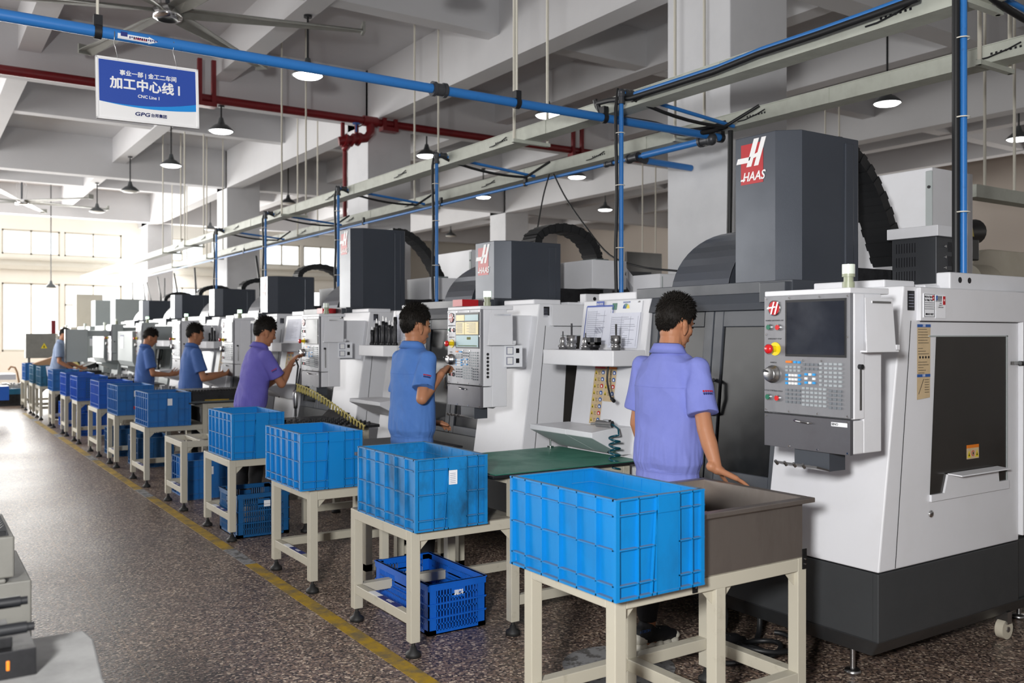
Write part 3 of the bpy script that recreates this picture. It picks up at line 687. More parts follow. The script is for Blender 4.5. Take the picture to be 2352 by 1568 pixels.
def machine(Y0, ttop, label, detail=0, screen_on=False, low=True, W='mach_white', tower='tower_dark', hood=True, beacon='beacon_glass', brand=True, win=True, rear=True, tall=0, panel=False):
    t = thing('milling_machine', label, 'milling machine', (MX, Y0, 0), group='milling machines in the row')
    WD = 2.22
    # dark plinth
    b = MB('base_dark').box(0.001, 1.75, .02, WD, .23, .52).prism([(.0, .23), (0, .52), (1.13, .52), (1.13, .23)], 'y', 0, .03)
    b.add([(.10, .10, .13), (1.65, .10, .13), (1.65, WD-.1, .13), (.10, WD-.1, .13), (0, 0, .23), (1.75, 0, .23), (1.75, WD, .23), (0, WD, .23)], [(3, 2, 1, 0), (4, 5, 6, 7), (0, 1, 5, 4), (1, 2, 6, 5), (2, 3, 7, 6), (3, 0, 4, 7)]); b.prism([(.05, .5), (.10, .77), (.2, .77), (.2, .5)], 'y', .6, 1.6)
    b.build('plinth', t, bevel=.004)
    for x, y in ((.16, .24), (.16, 2.0), (1.6, .24), (1.6, 2.0)):
        f = MB('steel').cyl((x, y, .02), (x, y, .14), .012, n=8).lathe([(.001, .025), (.03, .022), (.038, .012), (.038, .002), (.001, 0)], c=(x, y, 0), n=18); f.build('levelling_foot', t)
    if detail == 2:
        MB('tank_cream').cyl((1.2, .09, .05), (1.2, .13, .05), .05, n=20).mt('steel').cyl((1.2, .085, .05), (1.2, .135, .05), .014, n=10).box(1.18, 1.22, .08, .14, .08, .14).build('caster_wheel', t)
    # white enclosure: right wing, left wing, header, rear
    def wing(y0, y1):
        return [(fx(.525), .525), (fx(1.74), 1.74), (1.13, 1.74), (1.13, .525)], y0, y1
    e = MB(W)
    pr, a, c = wing(0, .61); e.prism(pr, 'y', a, c); pr, a, c = wing(1.6, WD); e.prism(pr, 'y', a, c)
    e.box(.36, 1.13, .61, 1.6, 1.69, 1.74)
    e.box(1.13, 1.8, .06, WD-.1, .5, 1.70)
    e.box(.22, .45, .12, .5, 1.74, 1.775).box(.5, .9, .10, .4, 1.74, 1.76).box(.2, .5, 1.75, 2.1, 1.74, 1.785)
    e.box(.62, 1.6, .05, .12, 1.74, 1.82)
    e.build('enclosure', t, bevel=.006)
    sd = MB('black_ink')    # panel seams
    for z0, z1 in ((.53, 1.59),):
        sd.add([(fx(z0)+.113, -.0012, z0), (fx(z0)+.118, -.0012, z0), (fx(z1)+.075, -.0012, z1), (fx(z1)+.07, -.0012, z1)], [(0, 1, 2, 3)])
    for x in (.7, .78, 1.5): sd.cyl((x, .048, 1.785), (x, .05, 1.785), .014, n=12)
    sd.box(.3, 1.12, -.0012, 0, 1.585, 1.588)
    sd.build('seams', t)
    h = MB(W).box(.27, 1.55, -.022, 0, 1.59, 1.735); h.box(1.13, 1.55, -.02, .06, .55, 1.6)
    h.build('side_header', t, bevel=.003)
    m = MB('window_brown')   # side service window with its lip handle
    m.add([(.42, -.002, 1.52), (1.01, -.002, 1.52), (1.01, -.002, .80), (.37, -.002, .80)], [(0, 1, 2, 3)])
    m.mt(W).prism([(.37, .79), (1.02, .79), (1.02, .83), (.93, .83), (.92, .90), (.50, .90), (.47, .82), (.37, .82)], 'y', -.012, -.001)
    m.add([(.50, -.012, .90), (.92, -.012, .90), (.94, -.06, .893), (.53, -.06, .893), (.50, -.008, .905), (.92, -.008, .905), (.94, -.058, .898), (.53, -.058, .898)], [(0, 1, 2, 3), (7, 6, 5, 4), (0, 3, 7, 4), (1, 5, 6, 2), (2, 6, 7, 3)])
    m.mt('mach_grey')
    if win: m.box(.36, 1.02, -.006, 0, 1.52, 1.526).box(1.01, 1.016, -.006, 0, .79, 1.526)
    m.build('side_window', t)
    if detail == 2:
        MB('chrome').lathe([(.016, 0), (.016, .006), (.01, .009), (.001, .009)], c=(.38, 0, .735), n=18, axis=(0, -1, 0)).build('side_lock', t)
        MB('chrome').box(1.04, 1.12, -.012, -.004, 1.385, 1.40).mt('black_plastic').cyl((1.10, -.02, 1.39), (1.22, -.02, 1.385), .012, n=10).build('side_latch', t)
    # stickers on the side
    s = MB('black_ink').box(.215, .262, -.003, -.001, 1.66, 1.72) if detail < 2 else MB('black_ink').box(.205, .255, -.003, -.001, 1.635, 1.72)
    s.mt('ink_grey')
    for i in range(5): s.box(.212, .248, -.0038, -.003, 1.65+i*.013, 1.653+i*.013)
    s.build('name_plate', t)
    if detail == 2:
        s = MB('paper_white'); s.mt('paper_white').box(.288, .372, -.026, -.022, 1.605, 1.71).box(.378, .455, -.026, -.022, 1.602, 1.705)
        s.mt('black_ink')
        for a in ((.291, .369, 1.608, 1.6095), (.291, .369, 1.706, 1.7075), (.291, .2922, 1.608, 1.7075), (.3678, .369, 1.608, 1.7075)): s.box(a[0], a[1], -.027, -.026, a[2], a[3])
        s.text("We're Here", .012, face_mY(.322, -.0265, 1.695), bold=.0004, ext=.0003).text('To Help You', .012, face_mY(.322, -.0265, 1.681), bold=.0004, ext=.0003)
        for i in range(4): s.box(.295, .362, -.0268, -.026, 1.668-i*.009, 1.670-i*.009)
        s.text('888-817-4227', .0105, face_mY(.33, -.0265, 1.619), bold=.0005, ext=.0003)
        s.mt('red_paint').box(.352, .365, -.027, -.026, 1.68, 1.702).box(.434, .452, -.027, -.026, 1.662, 1.7)
        s.mt('logo_white').text('H', .012, face_mY(.3585, -.0272, 1.69), ext=.0002).text('H', .014, face_mY(.443, -.0272, 1.682), ext=.0002)
        s.mt('icon_blue').box(.380, .391, -.027, -.026, 1.682, 1.702).mt('black_ink')
        for i in range(4): s.add([(.388+i*.01, -.0268, 1.70), (.395+i*.01, -.0268, 1.70), (.383+i*.012, -.0268, 1.675), (.376+i*.012+.002, -.0268, 1.675)], [(0, 1, 2, 3)])
        s.text('HAAS', .007, face_mY(.416, -.0265, 1.668), ext=.0002).text('QUALITY', .007, face_mY(.416, -.0265, 1.659), ext=.0002).text('COMPONENT', .007, face_mY(.416, -.0265, 1.650), ext=.0002)
        s.build('service_stickers', t); s = MB('sticker_tan')
        x0, x1 = .275, .375
        s.mt('sticker_tan').add([(x0, -.003, 1.575), (x1, -.003, 1.573), (x1-.004, -.003, 1.252), (x0-.004, -.004, 1.245)], [(0, 1, 2, 3)])
        s.mt('icon_blue').box(x0, x1, -.004, -.003, 1.562, 1.575).box(x0-.002, x1-.003, -.004, -.003, 1.343, 1.356)
        s.mt('logo_white').text('注意', .011, face_mY(.325, -.0042, 1.5685), ext=.0002).text('注意', .011, face_mY(.323, -.0042, 1.3495), ext=.0002).mt('black_ink')
        random.seed(5)
        for i in range(17):
            z = 1.552-i*.012
            if i in (6, 10, 11): continue
            s.box(x0+.006, x0+.04+random.random()*.05, -.0038, -.003, z, z+.002)
        for i in range(4): s.cyl((x0+.02+i*.022, -.0037, 1.43), (x0+.02+i*.022, -.003, 1.43), .006, n=10)
        s.add([(x0+.002, -.0038, 1.26), (x0+.006, -.0038, 1.26), (x0+.05, -.0038, 1.335), (x0+.046, -.0038, 1.335)], [(0, 1, 2, 3)])
        for i in range(6): s.box(x0+.055, x0+.088, -.0038, -.003, 1.275+i*.011, 1.277+i*.011)
        s.build('instruction_sheet', t); s = MB('orange')
        s.mt('orange').box(.665, .765, -.0045, -.003, 1.005, 1.02); s.mt('sticker_tan').box(.665, .765, -.0045, -.003, .955, 1.005)
        for q in (.682, .748): s.mt('yellow').add([(q-.015, -.005, .962), (q+.015, -.005, .962), (q, -.005, .997)], [(0, 1, 2)]); s.mt('black_ink').add([(q-.006, -.0054, .968), (q+.006, -.0054, .968), (q, -.0054, .985)], [(0, 1, 2)])
        s.mt('red_paint').cyl((.715, -.005, .98), (.715, -.003, .98), .013, n=16).mt('sticker_tan').cyl((.715, -.0054, .98), (.715, -.005, .98), .0095, n=16).mt('black_ink').box(.711, .719, -.006, -.005, .974, .986)
        s.build('warning_sticker', t)
    if detail == 1:
        q = MB('paper_white').box(-.20, -.06, -.145, -.142, 1.32, 1.46); q.mt('ink_grey').box(-.185, -.13, -.1465, -.145, 1.40, 1.45).box(-.185, -.13, -.1465, -.145, 1.335, 1.385).mt('black_ink').box(-.11, -.085, -.1465, -.145, 1.41, 1.44).box(-.11, -.085, -.1465, -.145, 1.345, 1.375)
        q.mt('logo_white').box(-.178, -.137, -.147, -.1465, 1.405, 1.445).box(-.178, -.137, -.147, -.1465, 1.34, 1.38); q.build('setup_sticker', t)
    # doors: two leaves with dark glass, dark header, inner darkness
    def fd(z): return .1+(z-.77)/.92*.09
    hd = MB('mach_dark').prism([(fx(1.68)-.01, 1.655), (fx(1.68), 1.69), (.19, 1.74), (.4, 1.741), (.4, 1.655)], 'y', .611, 1.6)
    hd.prism([(fx(1.7)+.03, 1.74), (fx(1.7)+.03, 1.80), (.5, 1.80), (.5, 1.74)], 'y', .61, 1.75); hd.box(.16, .26, .62, .78, 1.69, 1.79)
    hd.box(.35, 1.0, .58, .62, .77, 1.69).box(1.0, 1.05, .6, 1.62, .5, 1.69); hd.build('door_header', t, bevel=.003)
    if detail == 1: MB('red_paint').box(.02, .16, .76, .9, 1.74, 1.79).build('red_terminal_box', t)
    for y0, y1 in ((.615, 1.105), (1.11, 1.597)):
        d = MB('mach_dark'); fr = .065
        def sl(ya, yb, za, zb, mt_, e, th=.03):
            d.mt(mt_).add([(fd(za)-e, ya, za), (fd(za)-e, yb, za), (fd(zb)-e, yb, zb), (fd(zb)-e, ya, zb), (fd(za)+th, ya, za), (fd(za)+th, yb, za), (fd(zb)+th, yb, zb), (fd(zb)+th, ya, zb)],
                          [(0, 1, 2, 3), (7, 6, 5, 4), (0, 4, 5, 1), (1, 5, 6, 2), (2, 6, 7, 3), (3, 7, 4, 0)])
        sl(y0, y0+fr, .77, 1.655, 'mach_dark', 0); sl(y1-fr, y1, .77, 1.655, 'mach_dark', 0); sl(y0+fr, y1-fr, .77, .83, 'mach_dark', 0); sl(y0+fr, y1-fr, 1.57, 1.655, 'mach_dark', 0)
        dd = d.build('door', t, bevel=.004)
        g = MB('glass_dark'); d = g; sl(y0+fr, y1-fr, .83, 1.57, 'glass_dark', -.012, .02); g.build('door_glass', dd)
        yy = y1-.035 if y0 < 1 else y0+.035
        MB('chrome').tube([(fd(1.2), yy, 1.29), (fd(1.2)-.05, yy, 1.28), (fd(1.2)-.055, yy-.01, 1.2), (fd(1.2)-.05, yy, 1.12), (fd(1.15), yy, 1.11)], .011, n=8).build('door_handle', dd)
    # left wing: tool shelf, chip chute, hazard stickers, papers
    yl, yr = 2.20, 1.56
    sh = MB(W).prism([(1.60, -.10), (1.68, -.17), (2.20, -.17), (2.22, -.12), (2.22, .14), (1.60, .14)][::1] and [(-.10, 1.60), (-.17, 1.70), (-.17, 2.18), (-.12, 2.21), (.14, 2.21), (.14, 1.60)], 'z', 1.35, 1.44)
    sh.build('tool_shelf', t, bevel=.005)
    ch = MB(W).prism([(-.24, .955), (-.24, .985), (.06, .985), (.08, .845), (-.02, .845)], 'y', 1.86, 2.22).prism([(-.24, .955), (-.24, .985), (-.1, 1.0), (.08, 1.0), (.08, .845), (-.02, .845)], 'y', 1.62, 1.86)
    ch.mt('black_ink').cyl((-.12, 1.618, .87), (-.12, 1.62, .87), .01, n=4); ch.build('chip_chute', t, bevel=.004)
    if detail or win:
        q = MB('sticker_tan')
        cols = ((2.03, 1.93, 1.335, .99), (1.925, 1.825, 1.335, 1.13))
        for ci, (ya, yb, z1, z0) in enumerate(cols):
            q.mt('sticker_tan'); slant_quad(q, yb, ya, z0, z1, .003); q.mt('red_paint' if ci == 0 else 'orange'); slant_quad(q, yb, ya, z1-.012, z1, .004)
            nr = 8 if ci == 0 else 4; st_ = (z1-.02-z0)/nr if ci == 0 else .041
            for i in range(nr):
                z = z1-.036-i*st_; x = fx(z)-.0045
                q.mt('yellow').add([(x, ya-.004, z-.014), (x, ya-.032, z-.014), (x, ya-.018, z+.014)], [(0, 1, 2)])
                q.mt('black_ink').add([(x-.0005, ya-.012, z-.010), (x-.0005, ya-.024, z-.010), (x-.0005, ya-.018, z+.006)], [(0, 1, 2)])
                for k in range(3): q.box(x, x+.0005, ya-.058+.006*(k % 2), ya-.038, z+.006-k*.008, z+.008-k*.008)
                q.mt(('icon_blue', 'icon_blue', 'red_paint', 'icon_blue')[i % 4]).cyl((x, ya-.082, z), (x+.003, ya-.082, z), .014, n=14)
                q.mt('paper_white').cyl((x-.0006, ya-.082, z), (x, ya-.082, z), .007, n=8)
        q.build('hazard_stickers', t)
    # spindle tower with chamfered corners
    ty0, ty1, tz = .75, 1.17, 1.73
    tw = MB(tower).prism([(.35, ty0+.09), (.35, ty1-.06), (.42, ty1), (.94, ty1), (.94, ty0+.03), (.92, ty0), (.45, ty0)], 'z', tz, ttop)
    tw.prism([(.80, ty0-.008), (.80, ty0+.02), (.87, ty0+.02), (.87, ty0-.008)], 'z', tz, ttop-.03)
    tw.build('spindle_tower', t, bevel=.005)
    if brand:
        m = MB('red_paint'); logo(m, ty1-.075, ttop-.02, .185, .35); m.build('brand_logo', t)
    if hood:   # curved tool changer cover
        m = MB('hood_metal'); n = 14; y0, y1 = ty1-.02, ty1+.42; zb = 1.745
        pr = [(.33+.62*(1-math.cos(a*math.pi/2/n)), zb+.42*math.sin(a*math.pi/2/n)) for a in range(n+1)]
        for a in range(n):
            (xa, za), (xb_, zb_) = pr[a], pr[a+1]; m.add([(xa, y0, za), (xb_, y0, zb_), (xb_, y1, zb_), (xa, y1, za)], [(0, 1, 2, 3)], True)
        m.mt('mach_dark').add([(x+.012, y0+.02, z) for x, z in pr]+[(.95, y0+.02, zb)], [tuple(range(n+2))]); m.add([(x, y1, z) for x, z in pr]+[(.95, y1, zb)], [tuple(range(n+2))])
        m.build('tool_changer_cover', t)
    chain(t, low, (ty0+ty1)/2, ttop)
    # rear column boxes behind the tower
    r = MB(W).box(1.13, 1.78, .3, 1.9, 1.7, 1.80)
    if rear: r.box(1.16, 1.52, ty0-.1, ty1, 1.9, 2.13).prism([(1.50, 2.02), (1.52, 2.08), (1.80, 1.82), (1.72, 1.78)], 'y', ty0-.1, ty0-.02).mt('galvanised').box(1.36, 1.5, ty0+.1, ty1-.1, 2.13, 2.16)
    if tall: MB(W).box(1.8, 2.25, .86, 1.62, 0, tall).mt('mach_grey').box(1.79, 1.8, .855, .90, 1.2, tall-.02).mt('black_ink').cyl((1.785, .875, 1.5), (1.79, .875, 1.5), .01, n=8).cyl((1.785, .875, tall-.12), (1.79, .875, tall-.12), .01, n=8).build('control_cabinet', t, bevel=.006)
    r.mt('dark_steel').box(.95, 1.4, ty0+.05, ty1-.05, 1.7, 1.9)
    r.build('rear_column', t, bevel=.004)
    pendant(t, detail, screen_on, W)
    if panel == 'swing': MB('mach_grey').box(-1.09, -.74, -.05, .08, 1.05, 1.62).box(-.74, -.05, -.0, .06, 1.5, 1.6).mt('black_plastic').box(-1.10, -1.09, -.06, .09, 1.05, 1.62).build('swing_pendant', t, bevel=.006)
    if panel:
        MB('mach_grey').prism([(-.05, 1.0), (-.38, 1.02), (-.42, 1.10), (-.42, 1.58), (-.05, 1.6)], 'y', .32, 1.5).build('folding_door', t, bevel=.008); MB('paper_white').box(-.424, -.42, 1.0, 1.25, 1.3, 1.5).mt('sign_navy').box(-.425, -.42, 1.0, 1.25, 1.5, 1.52).build('notice_sheet', t)
    bx, by = -.27, -.05
    g = MB('beacon_grey').cyl((bx, by, 1.715), (bx, by, 1.74), .024, n=18).cyl((bx, by, 1.74), (bx, by, 1.76), .019, n=18).cyl((bx, by, 1.76), (bx, by, 1.772), .025, n=18).mt(beacon).cyl((bx, by, 1.772), (bx, by, 1.81), .025, n=18)
    g.build('beacon', t)
    return t
m1 = machine(2.32, 2.59, 'nearest milling machine at the right edge with black screen and tall dark spindle tower', 2, low=False, rear=False, tall=2.55)
machine(5.03, 2.25, 'second milling machine from the right, its pendant screen lit yellow, under the arched hose', 1, True, beacon='beacon_green')
machine(7.74, 2.61, 'third milling machine with the dented tall tower and the coiled yellow hose before it', 1, beacon='beacon_glass', low=False, tall=2.47)
machine(10.28, 2.26, 'fourth milling machine with green beacon beside the man with open hands at its pendant', 0, beacon='beacon_green')
machine(12.63, 2.2, 'fifth milling machine behind the shorter man in blue far down the row', 0, beacon='beacon_green')
def machine_grey(Y0, ttop, label, W='mach_grey', TW='mach_grey', beacon='beacon_glass'):
    t = thing('machining_center', label, 'milling machine', (MX, Y0, 0), group='pale boxy machines at the far end')
    MB('base_dark').box(.0, 1.7, 0, 2.0, 0, .5).build('plinth', t)
    e = MB(W).box(-.05, 1.6, 0, 2.0, .5, 1.62).box(.1, 1.5, .1, 1.9, 1.62, 1.72); e.build('enclosure', t, bevel=.01)
    d = MB('mach_grey').box(-.1, -.05, .5, 1.45, .85, 1.55); d.mt('glass_dark').box(-.105, -.1, .75, 1.2, 1.0, 1.45); d.build('door', t, bevel=.005)
    MB(W).box(-.42, -.2, .02, .42, 1.05, 1.56).box(-.2, -.04, .1, .3, 1.3, 1.5).build('control_pendant', t, bevel=.01)
    MB('paper_white').box(-.3, -.24, .018, .02, 1.3, 1.45).mt('sign_navy').box(-.3, -.24, .016, .02, 1.45, 1.462).build('notice_sheet', t)
    MB('black_plastic').box(-.07, -.04, -.01, .0, 1.0, 1.5).build('door_seal', t)
    MB(TW).box(.35, 1.0, .95, 1.5, 1.7, ttop).build('spindle_tower', t, bevel=.01)
    MB('beacon_grey').cyl((.0, .1, 1.62), (.0, .1, 1.72), .015, n=10).mt(beacon).cyl((0, .1, 1.72), (0, .1, 1.78), .03, n=12).build('beacon', t)
    MB('dark_steel').prism([(-.5, .8), (-.1, .95), (-.05, .95), (-.05, .7), (-.2, .7)], 'y', .5, 1.4).build('chip_tray', t)
    return t
machine(15.0, 2.2, 'sixth milling machine whose dark tower box stands left of the curved bright cover', 0, brand=False, beacon='beacon_green', W='mach_grey', panel=True)
machine(17.5, 2.18, 'seventh milling machine, the last one with a dark tower box', 0, brand=False, hood=True, W='mach_grey', panel='swing')
machine_grey(20.1, 2.3, 'pale grey boxy machine left of the last dark tower')
machine_grey(22.6, 2.35, 'pale grey boxy machine second from the far end of the row')
machine_grey(25.5, 2.6, 'tall beige boxy machine at the far end of the row with a small display', W='mach_beige', TW='mach_beige')
# ---- tool holders and papers
def holder(X, Y, z, s, kind, lab, grp):
    t = thing('tool_holder', lab, 'tool holder', (X, Y, z), group=grp)
    if kind == 'chuck':
        MB('steel').lathe([(.001, 0), (.026, 0), (.026, .012), (.03, .016), (.03, .026), (.025, .03), (.025, .036), (.031, .04), (.031, .085), (.001, .086)], n=20).build('body', t); MB('dark_steel').cyl((0, 0, .085), (0, 0, .15*s), .006, n=10).build('cutter', t)
        MB('black_ink').cyl((-.0315, .0, .062), (-.03, 0, .062), .010, n=12).build('screw_hole', t)
    elif kind == 'collet':
        MB('steel').lathe([(.001, 0), (.026, 0), (.026, .01), (.03, .014), (.03, .024), (.018, .03), (.02, .05), (.017, .07), (.008, .074), (.001, .075)], n=18).build('body', t); MB('dark_steel').cyl((0, 0, .07), (0, 0, .11*s), .004, n=8).build('cutter', t)
    elif kind == 'fork':
        MB('dark_steel').lathe([(.001, 0), (.026, 0), (.026, .01), (.034, .014), (.034, .03), (.03, .034), (.001, .034)], n=20).build('body', t); MB('black_plastic').box(-.015, .015, -.045, -.02, .03, .072).box(-.015, .015, .02, .045, .03, .072).box(-.015, .015, -.045, .045, .03, .045).build('fork', t)
    else:
        MB('dark_steel').lathe([(.001, 0), (.022, 0), (.024, .012), (.02, .02), (.016, .03), (.014, .1*s), (.017, .11*s), (.015, .14*s), (.001, .142*s)], n=14).build('body', t); MB('steel').cyl((0, 0, .14*s), (0, 0, .17*s), .005, n=8).build('cutter', t)
    return t
Z_ = 1.44
for px, k, s, lab in ((1293, 'collet', 1.0, 'small steel collet holder standing at the left end of the near tool shelf'), (1313, 'chuck', 1.05, 'steel drill chuck with a tall bit, second from the left on the near shelf'),
                      (1345, 'collet', .9, 'low steel collet holder in the middle of the near shelf'), (1365, 'fork', 1, 'dark forked tool holder in the middle of the near shelf'), (1415, 'chuck', 1.0, 'lone steel chuck with a bit at the right end of the near shelf')):
    X = 3.36; holder(X, gY(px, X), Z_, s, k, lab, 'tool holders on the near shelf')
pos = ['leftmost', 'second from the left', 'third from the left', 'fourth from the left', 'middle', 'fourth from the right', 'third from the right', 'second from the right', 'rightmost']
for i, (px, s) in enumerate(((850, .8), (857, .95), (865, 1.15), (872, 1.05), (880, 1.25), (887, 1.2), (895, 1.05), (901, 1.0), (908, 1.45))):
    X = 3.35+(i % 2)*.03; holder(X, max(6.66, min(7.2, gY(px, X))), Z_, s*1.15, 'tall', 'tall dark milling cutter on the second machine shelf, '+pos[i]+' of nine', 'cutters on the second shelf')
for i, (px, s) in enumerate(((595, .8), (600, 1.3), (606, 1.0))):
    X = 3.36; holder(X, 12.3-i*.12, Z_, s, 'tall', 'dark cutter on the fourth machine shelf, '+('left', 'middle', 'right')[i]+' of three', 'cutters on a far shelf')
def papers(Y0, ya, yb, z0, z1, lab, cat='paper', frame=None, e=.006, name='paper_sheet'):
    m = MB('paper'); m.X = Matrix.Translation((MX, Y0, 0))
    slant_quad(m, yb, ya, z0, z1, e); w = ya-yb; h = z1-z0
    if frame:
        m.mt(frame)
        for a in ((ya+.006, ya, z0, z1+.006), (yb, yb-.006, z0, z1+.006), (ya, yb, z1, z1+.01)): slant_quad(m, a[1], a[0], a[2], a[3], e+.002)
        slant_quad(m, yb+w*.35, ya-w*.35, z1, z1+.035, e+.003); m.mt('logo_white').text('设备点检表', .014, Matrix.Translation((fx(z1)-e-.005, (ya+yb)/2, z1+.017)) @ face_mX(0, 0, 0), ext=.0003)
    m.mt('ink_grey'); random.seed(int(ya*100))
    n = 16
    for i in range(n):
        z = z0+h*(.08+.84*i/n); a = ya-w*.08; b = a-w*(.3+.5*random.random()); slant_quad(m, b, a, z, z+.0022, e+.001)
    for q in (.06, .4, .7, .94): slant_quad(m, ya-w*q-.001, ya-w*q+.001, z0+h*.05, z1-h*.1, e+.001)
    sq = 6
    if frame:
        m.mt('ink_grey')
        for i in range(sq):
            for k in range(10):
                if (i*7+k*3) % 4: slant_quad(m, ya-w*.42-k*.008, ya-w*.42-k*.008+.006, z0+h*.3+i*.006, z0+h*.3+i*.006+.004, e+.0015)
    return m.build(name, label=lab, cat=cat)
papers(2.32, 2.17, 1.92, 1.47, 1.70, 'printed check sheet in a blue frame on the wing above the near shelf', frame='sign_blue', name='document_holder', cat='document')
papers(2.32, 1.93, 1.66, 1.45, 1.66, 'technical drawing in a clear sleeve right of the blue framed check sheet', e=.012, cat='document', name='drawing_sheet')
m = MB('paper_white'); m.X = Matrix.Translation((MX, 2.32, 0)); slant_quad(m, 1.66, 1.89, 1.66, 1.73, .005); m.mt('green_button'); slant_quad(m, 1.885, 1.93, 1.68, 1.72, .006)
c_ = (fx(1.69)-.0065, 1.80, 1.685)
for a0, a1, c in ((0, 1.05, 'yellow'), (1.05, 2.1, 'green_button'), (2.1, 3.14, 'icon_blue')):
    m.mt(c).add([c_]+[(c_[0], c_[1]-.03*math.cos(a0+(a1-a0)*i/6), c_[2]+.03*math.sin(a0+(a1-a0)*i/6)) for i in range(7)], [tuple(range(8))])
m.mt('icon_blue').text('设备状态管理', .011, Matrix.Translation((MX*0+fx(1.72)-.0065, 1.80, 1.722)) @ face_mX(0, 0, 0), ext=.0003)
m.mt('black_ink').text('点检', .011, Matrix.Translation((fx(1.72)-.0065, 1.69, 1.722)) @ face_mX(0, 0, 0), ext=.0003)
m.build('status_card', label='white card with a green, blue and yellow dial above the technical drawing', cat='document')
papers(5.03, 2.15, 1.7, 1.46, 1.7, 'large white sheet on the wing of the second machine behind the tall cutters', cat='document')
papers(7.74, 2.15, 1.7, 1.46, 1.7, 'pale sheets on the wing of the third machine beside the bending man', cat='document')
# coolant gun with teal coiled hose on the near chute
t = thing('air_gun', 'small silver air gun with teal coiled hose on the near chip chute', 'air gun', (3.3, 3.97, 1.005))
MB('steel').cyl((-.03, .06, .02), (0, -.04, .02), .02, n=14).cyl((-.04, .1, .015), (-.03, .06, .02), .007, n=8).box(-.02, .0, -.03, .02, .035, .045).build('body', t)
P = [(0, -.04, .02), (.0, -.09, .0)]
for i in range(120):
    a = i/120; P.append((-.06+.03*math.cos(a*18*math.pi), -.13+.03*math.sin(a*18*math.pi)+.0*a, -.03-a*.34))
MB('hose_teal').tube(P, .0055, n=6).build('coiled_hose', t)
b = MB('rubber').tube(smoothpts([(3.38, 4.06, 1.35), (3.37, 4.06, 1.27), (3.36, 4.03, 1.2), (3.34, 3.99, 1.17), (3.33, 3.97, 1.165)]), .006, n=6); b.cyl((3.33, 3.97, 1.165), (3.32, 3.94, 1.155), .011, n=10); b.build('power_lead', at=(3.33, 3.97, 1.165), label='short black lead hanging over the hazard stickers below the near shelf', cat='cable')

# ================================================================ THINGS BEHIND THE NEAREST MACHINE
def vent_box(x0, x1, y0, y1, z0, z1, lab, name='transformer_box', body='fitting_grey', lid=None):
    t = thing(name, lab, 'transformer box', ((x0+x1)/2, (y0+y1)/2, z0)); hx, hy, h = (x1-x0)/2, (y1-y0)/2, z1-z0
    MB(body).box(-hx, hx, -hy, hy, 0, h).build('housing', t, bevel=.004)
    if lid: MB(lid).box(-hx-.02, hx+.02, -hy-.02, hy+.02, h, h+.06).build('lid', t, bevel=.003)
    m = MB('black_ink')
    for r_ in range(3):
        for i in range(8):
            m.box(-hx+.45*(2*hx)+i*hx*.11, -hx+.45*(2*hx)+i*hx*.11+hx*.05, -hy-.002, -hy, h*(.12+.29*r_), h*(.12+.29*r_)+h*.2)
            m.box(-hx-.002, -hx, hy-.2*hy-i*hy*.12, hy-.2*hy-i*hy*.12-hy*.04, h*(.12+.29*r_), h*(.12+.29*r_)+h*.2)
    m.build('vent_slots', t)
    m = MB('chrome')
    for i in range(4): m.cyl((-hx*.3, -hy-.004, h*(.15+.22*i)), (-hx*.3, -hy, h*(.15+.22*i)), .008, n=8)
    m.build('screws', t)
vent_box(4.70, 4.95, 2.85, 3.12, 1.80, 2.07, 'dark perforated electrical box with white lid on top of the nearest machine', lid='mach_white')
x = gX(1392, 7.4); vent_box(x, x+.55, 7.3, 7.8, 0, 2.2, 'dark slotted vent box behind the second dark tower')
x = gX(1676, 6.4); m = MB('tray_paint').box(x, x+.24, -.04, .04, 0, .34); m.mt('black_ink')
for a in (.03, .14):
    for b_ in (.05, .2):
        for i in range(6): m.box(x+a+i*.012, x+a+i*.012+.005, -.042, -.04, b_, b_+.09)
t = thing('vented_box', 'small pale box with four vent patches beside the nearest tower', 'electrical box', (0, 5.86, gz(535, 6.45, 5.86))); m.build('housing', t)
m = MB('sign_navy').box(gX(1702, 5.9), gX(1790, 5.9), 5.885, 5.905, gz(492, 6.6, 5.9), gz(425, 6.6, 5.9)); m.build('blue_board', label='dark blue board on the big column, mostly hidden by the nearest tower', cat='notice board')
# tall white cabinets, cream tank, conduit box
def cab(px0, px1, Y, D, y_top, zb, lab, mt_='mach_white'):
    x0, x1 = gX(px0, Y), gX(px1, Y); z1 = gz(y_top, x1, Y)
    t = thing('machine_cabinet', lab, 'cabinet', ((x0+x1)/2, Y+D/2, zb)); h = (x1-x0)/2
    MB(mt_).box(-h, h, -D/2, D/2, 0, z1-zb).build('body', t, bevel=.006)
    MB('mach_grey').box(h-.03, h+.004, -D/2-.006, -D/2, .02, z1-zb-.02).box(-h+.02, -h+.03, -D/2-.004, -D/2, .02, z1-zb-.02).build('edge_strip', t)
    m = MB('black_ink')
    for q in (.2, .5, .8): m.cyl((h-.02, -D/2-.009, (z1-zb)*q), (h-.02, -D/2-.006, (z1-zb)*q), .01, n=8)
    m.build('bolts', t)
cab(1515, 1556, 5.0, .3, 630, 0, 'pale narrow cabinet edge left of the nearest tool changer cover', 'mach_white')
x0 = gX(2226, 4.3); z0 = gz(670, x0, 4.3); t = thing('coolant_tank', 'large cream rounded tank behind the nearest machine at the right edge', 'tank', (x0, 4.3, 0))
m = MB('tank_cream'); n = 16; pr = [(0, 0), (0, 1.95)]+[(.0+.35*(1-math.cos(a*math.pi/2/8)), 1.95+.33*math.sin(a*math.pi/2/8)) for a in range(1, 9)]+[(1.9, 2.28), (1.9, 0)]
m.prism(pr, 'y', 0, 1.0); m.build('shell', t, bevel=.01)
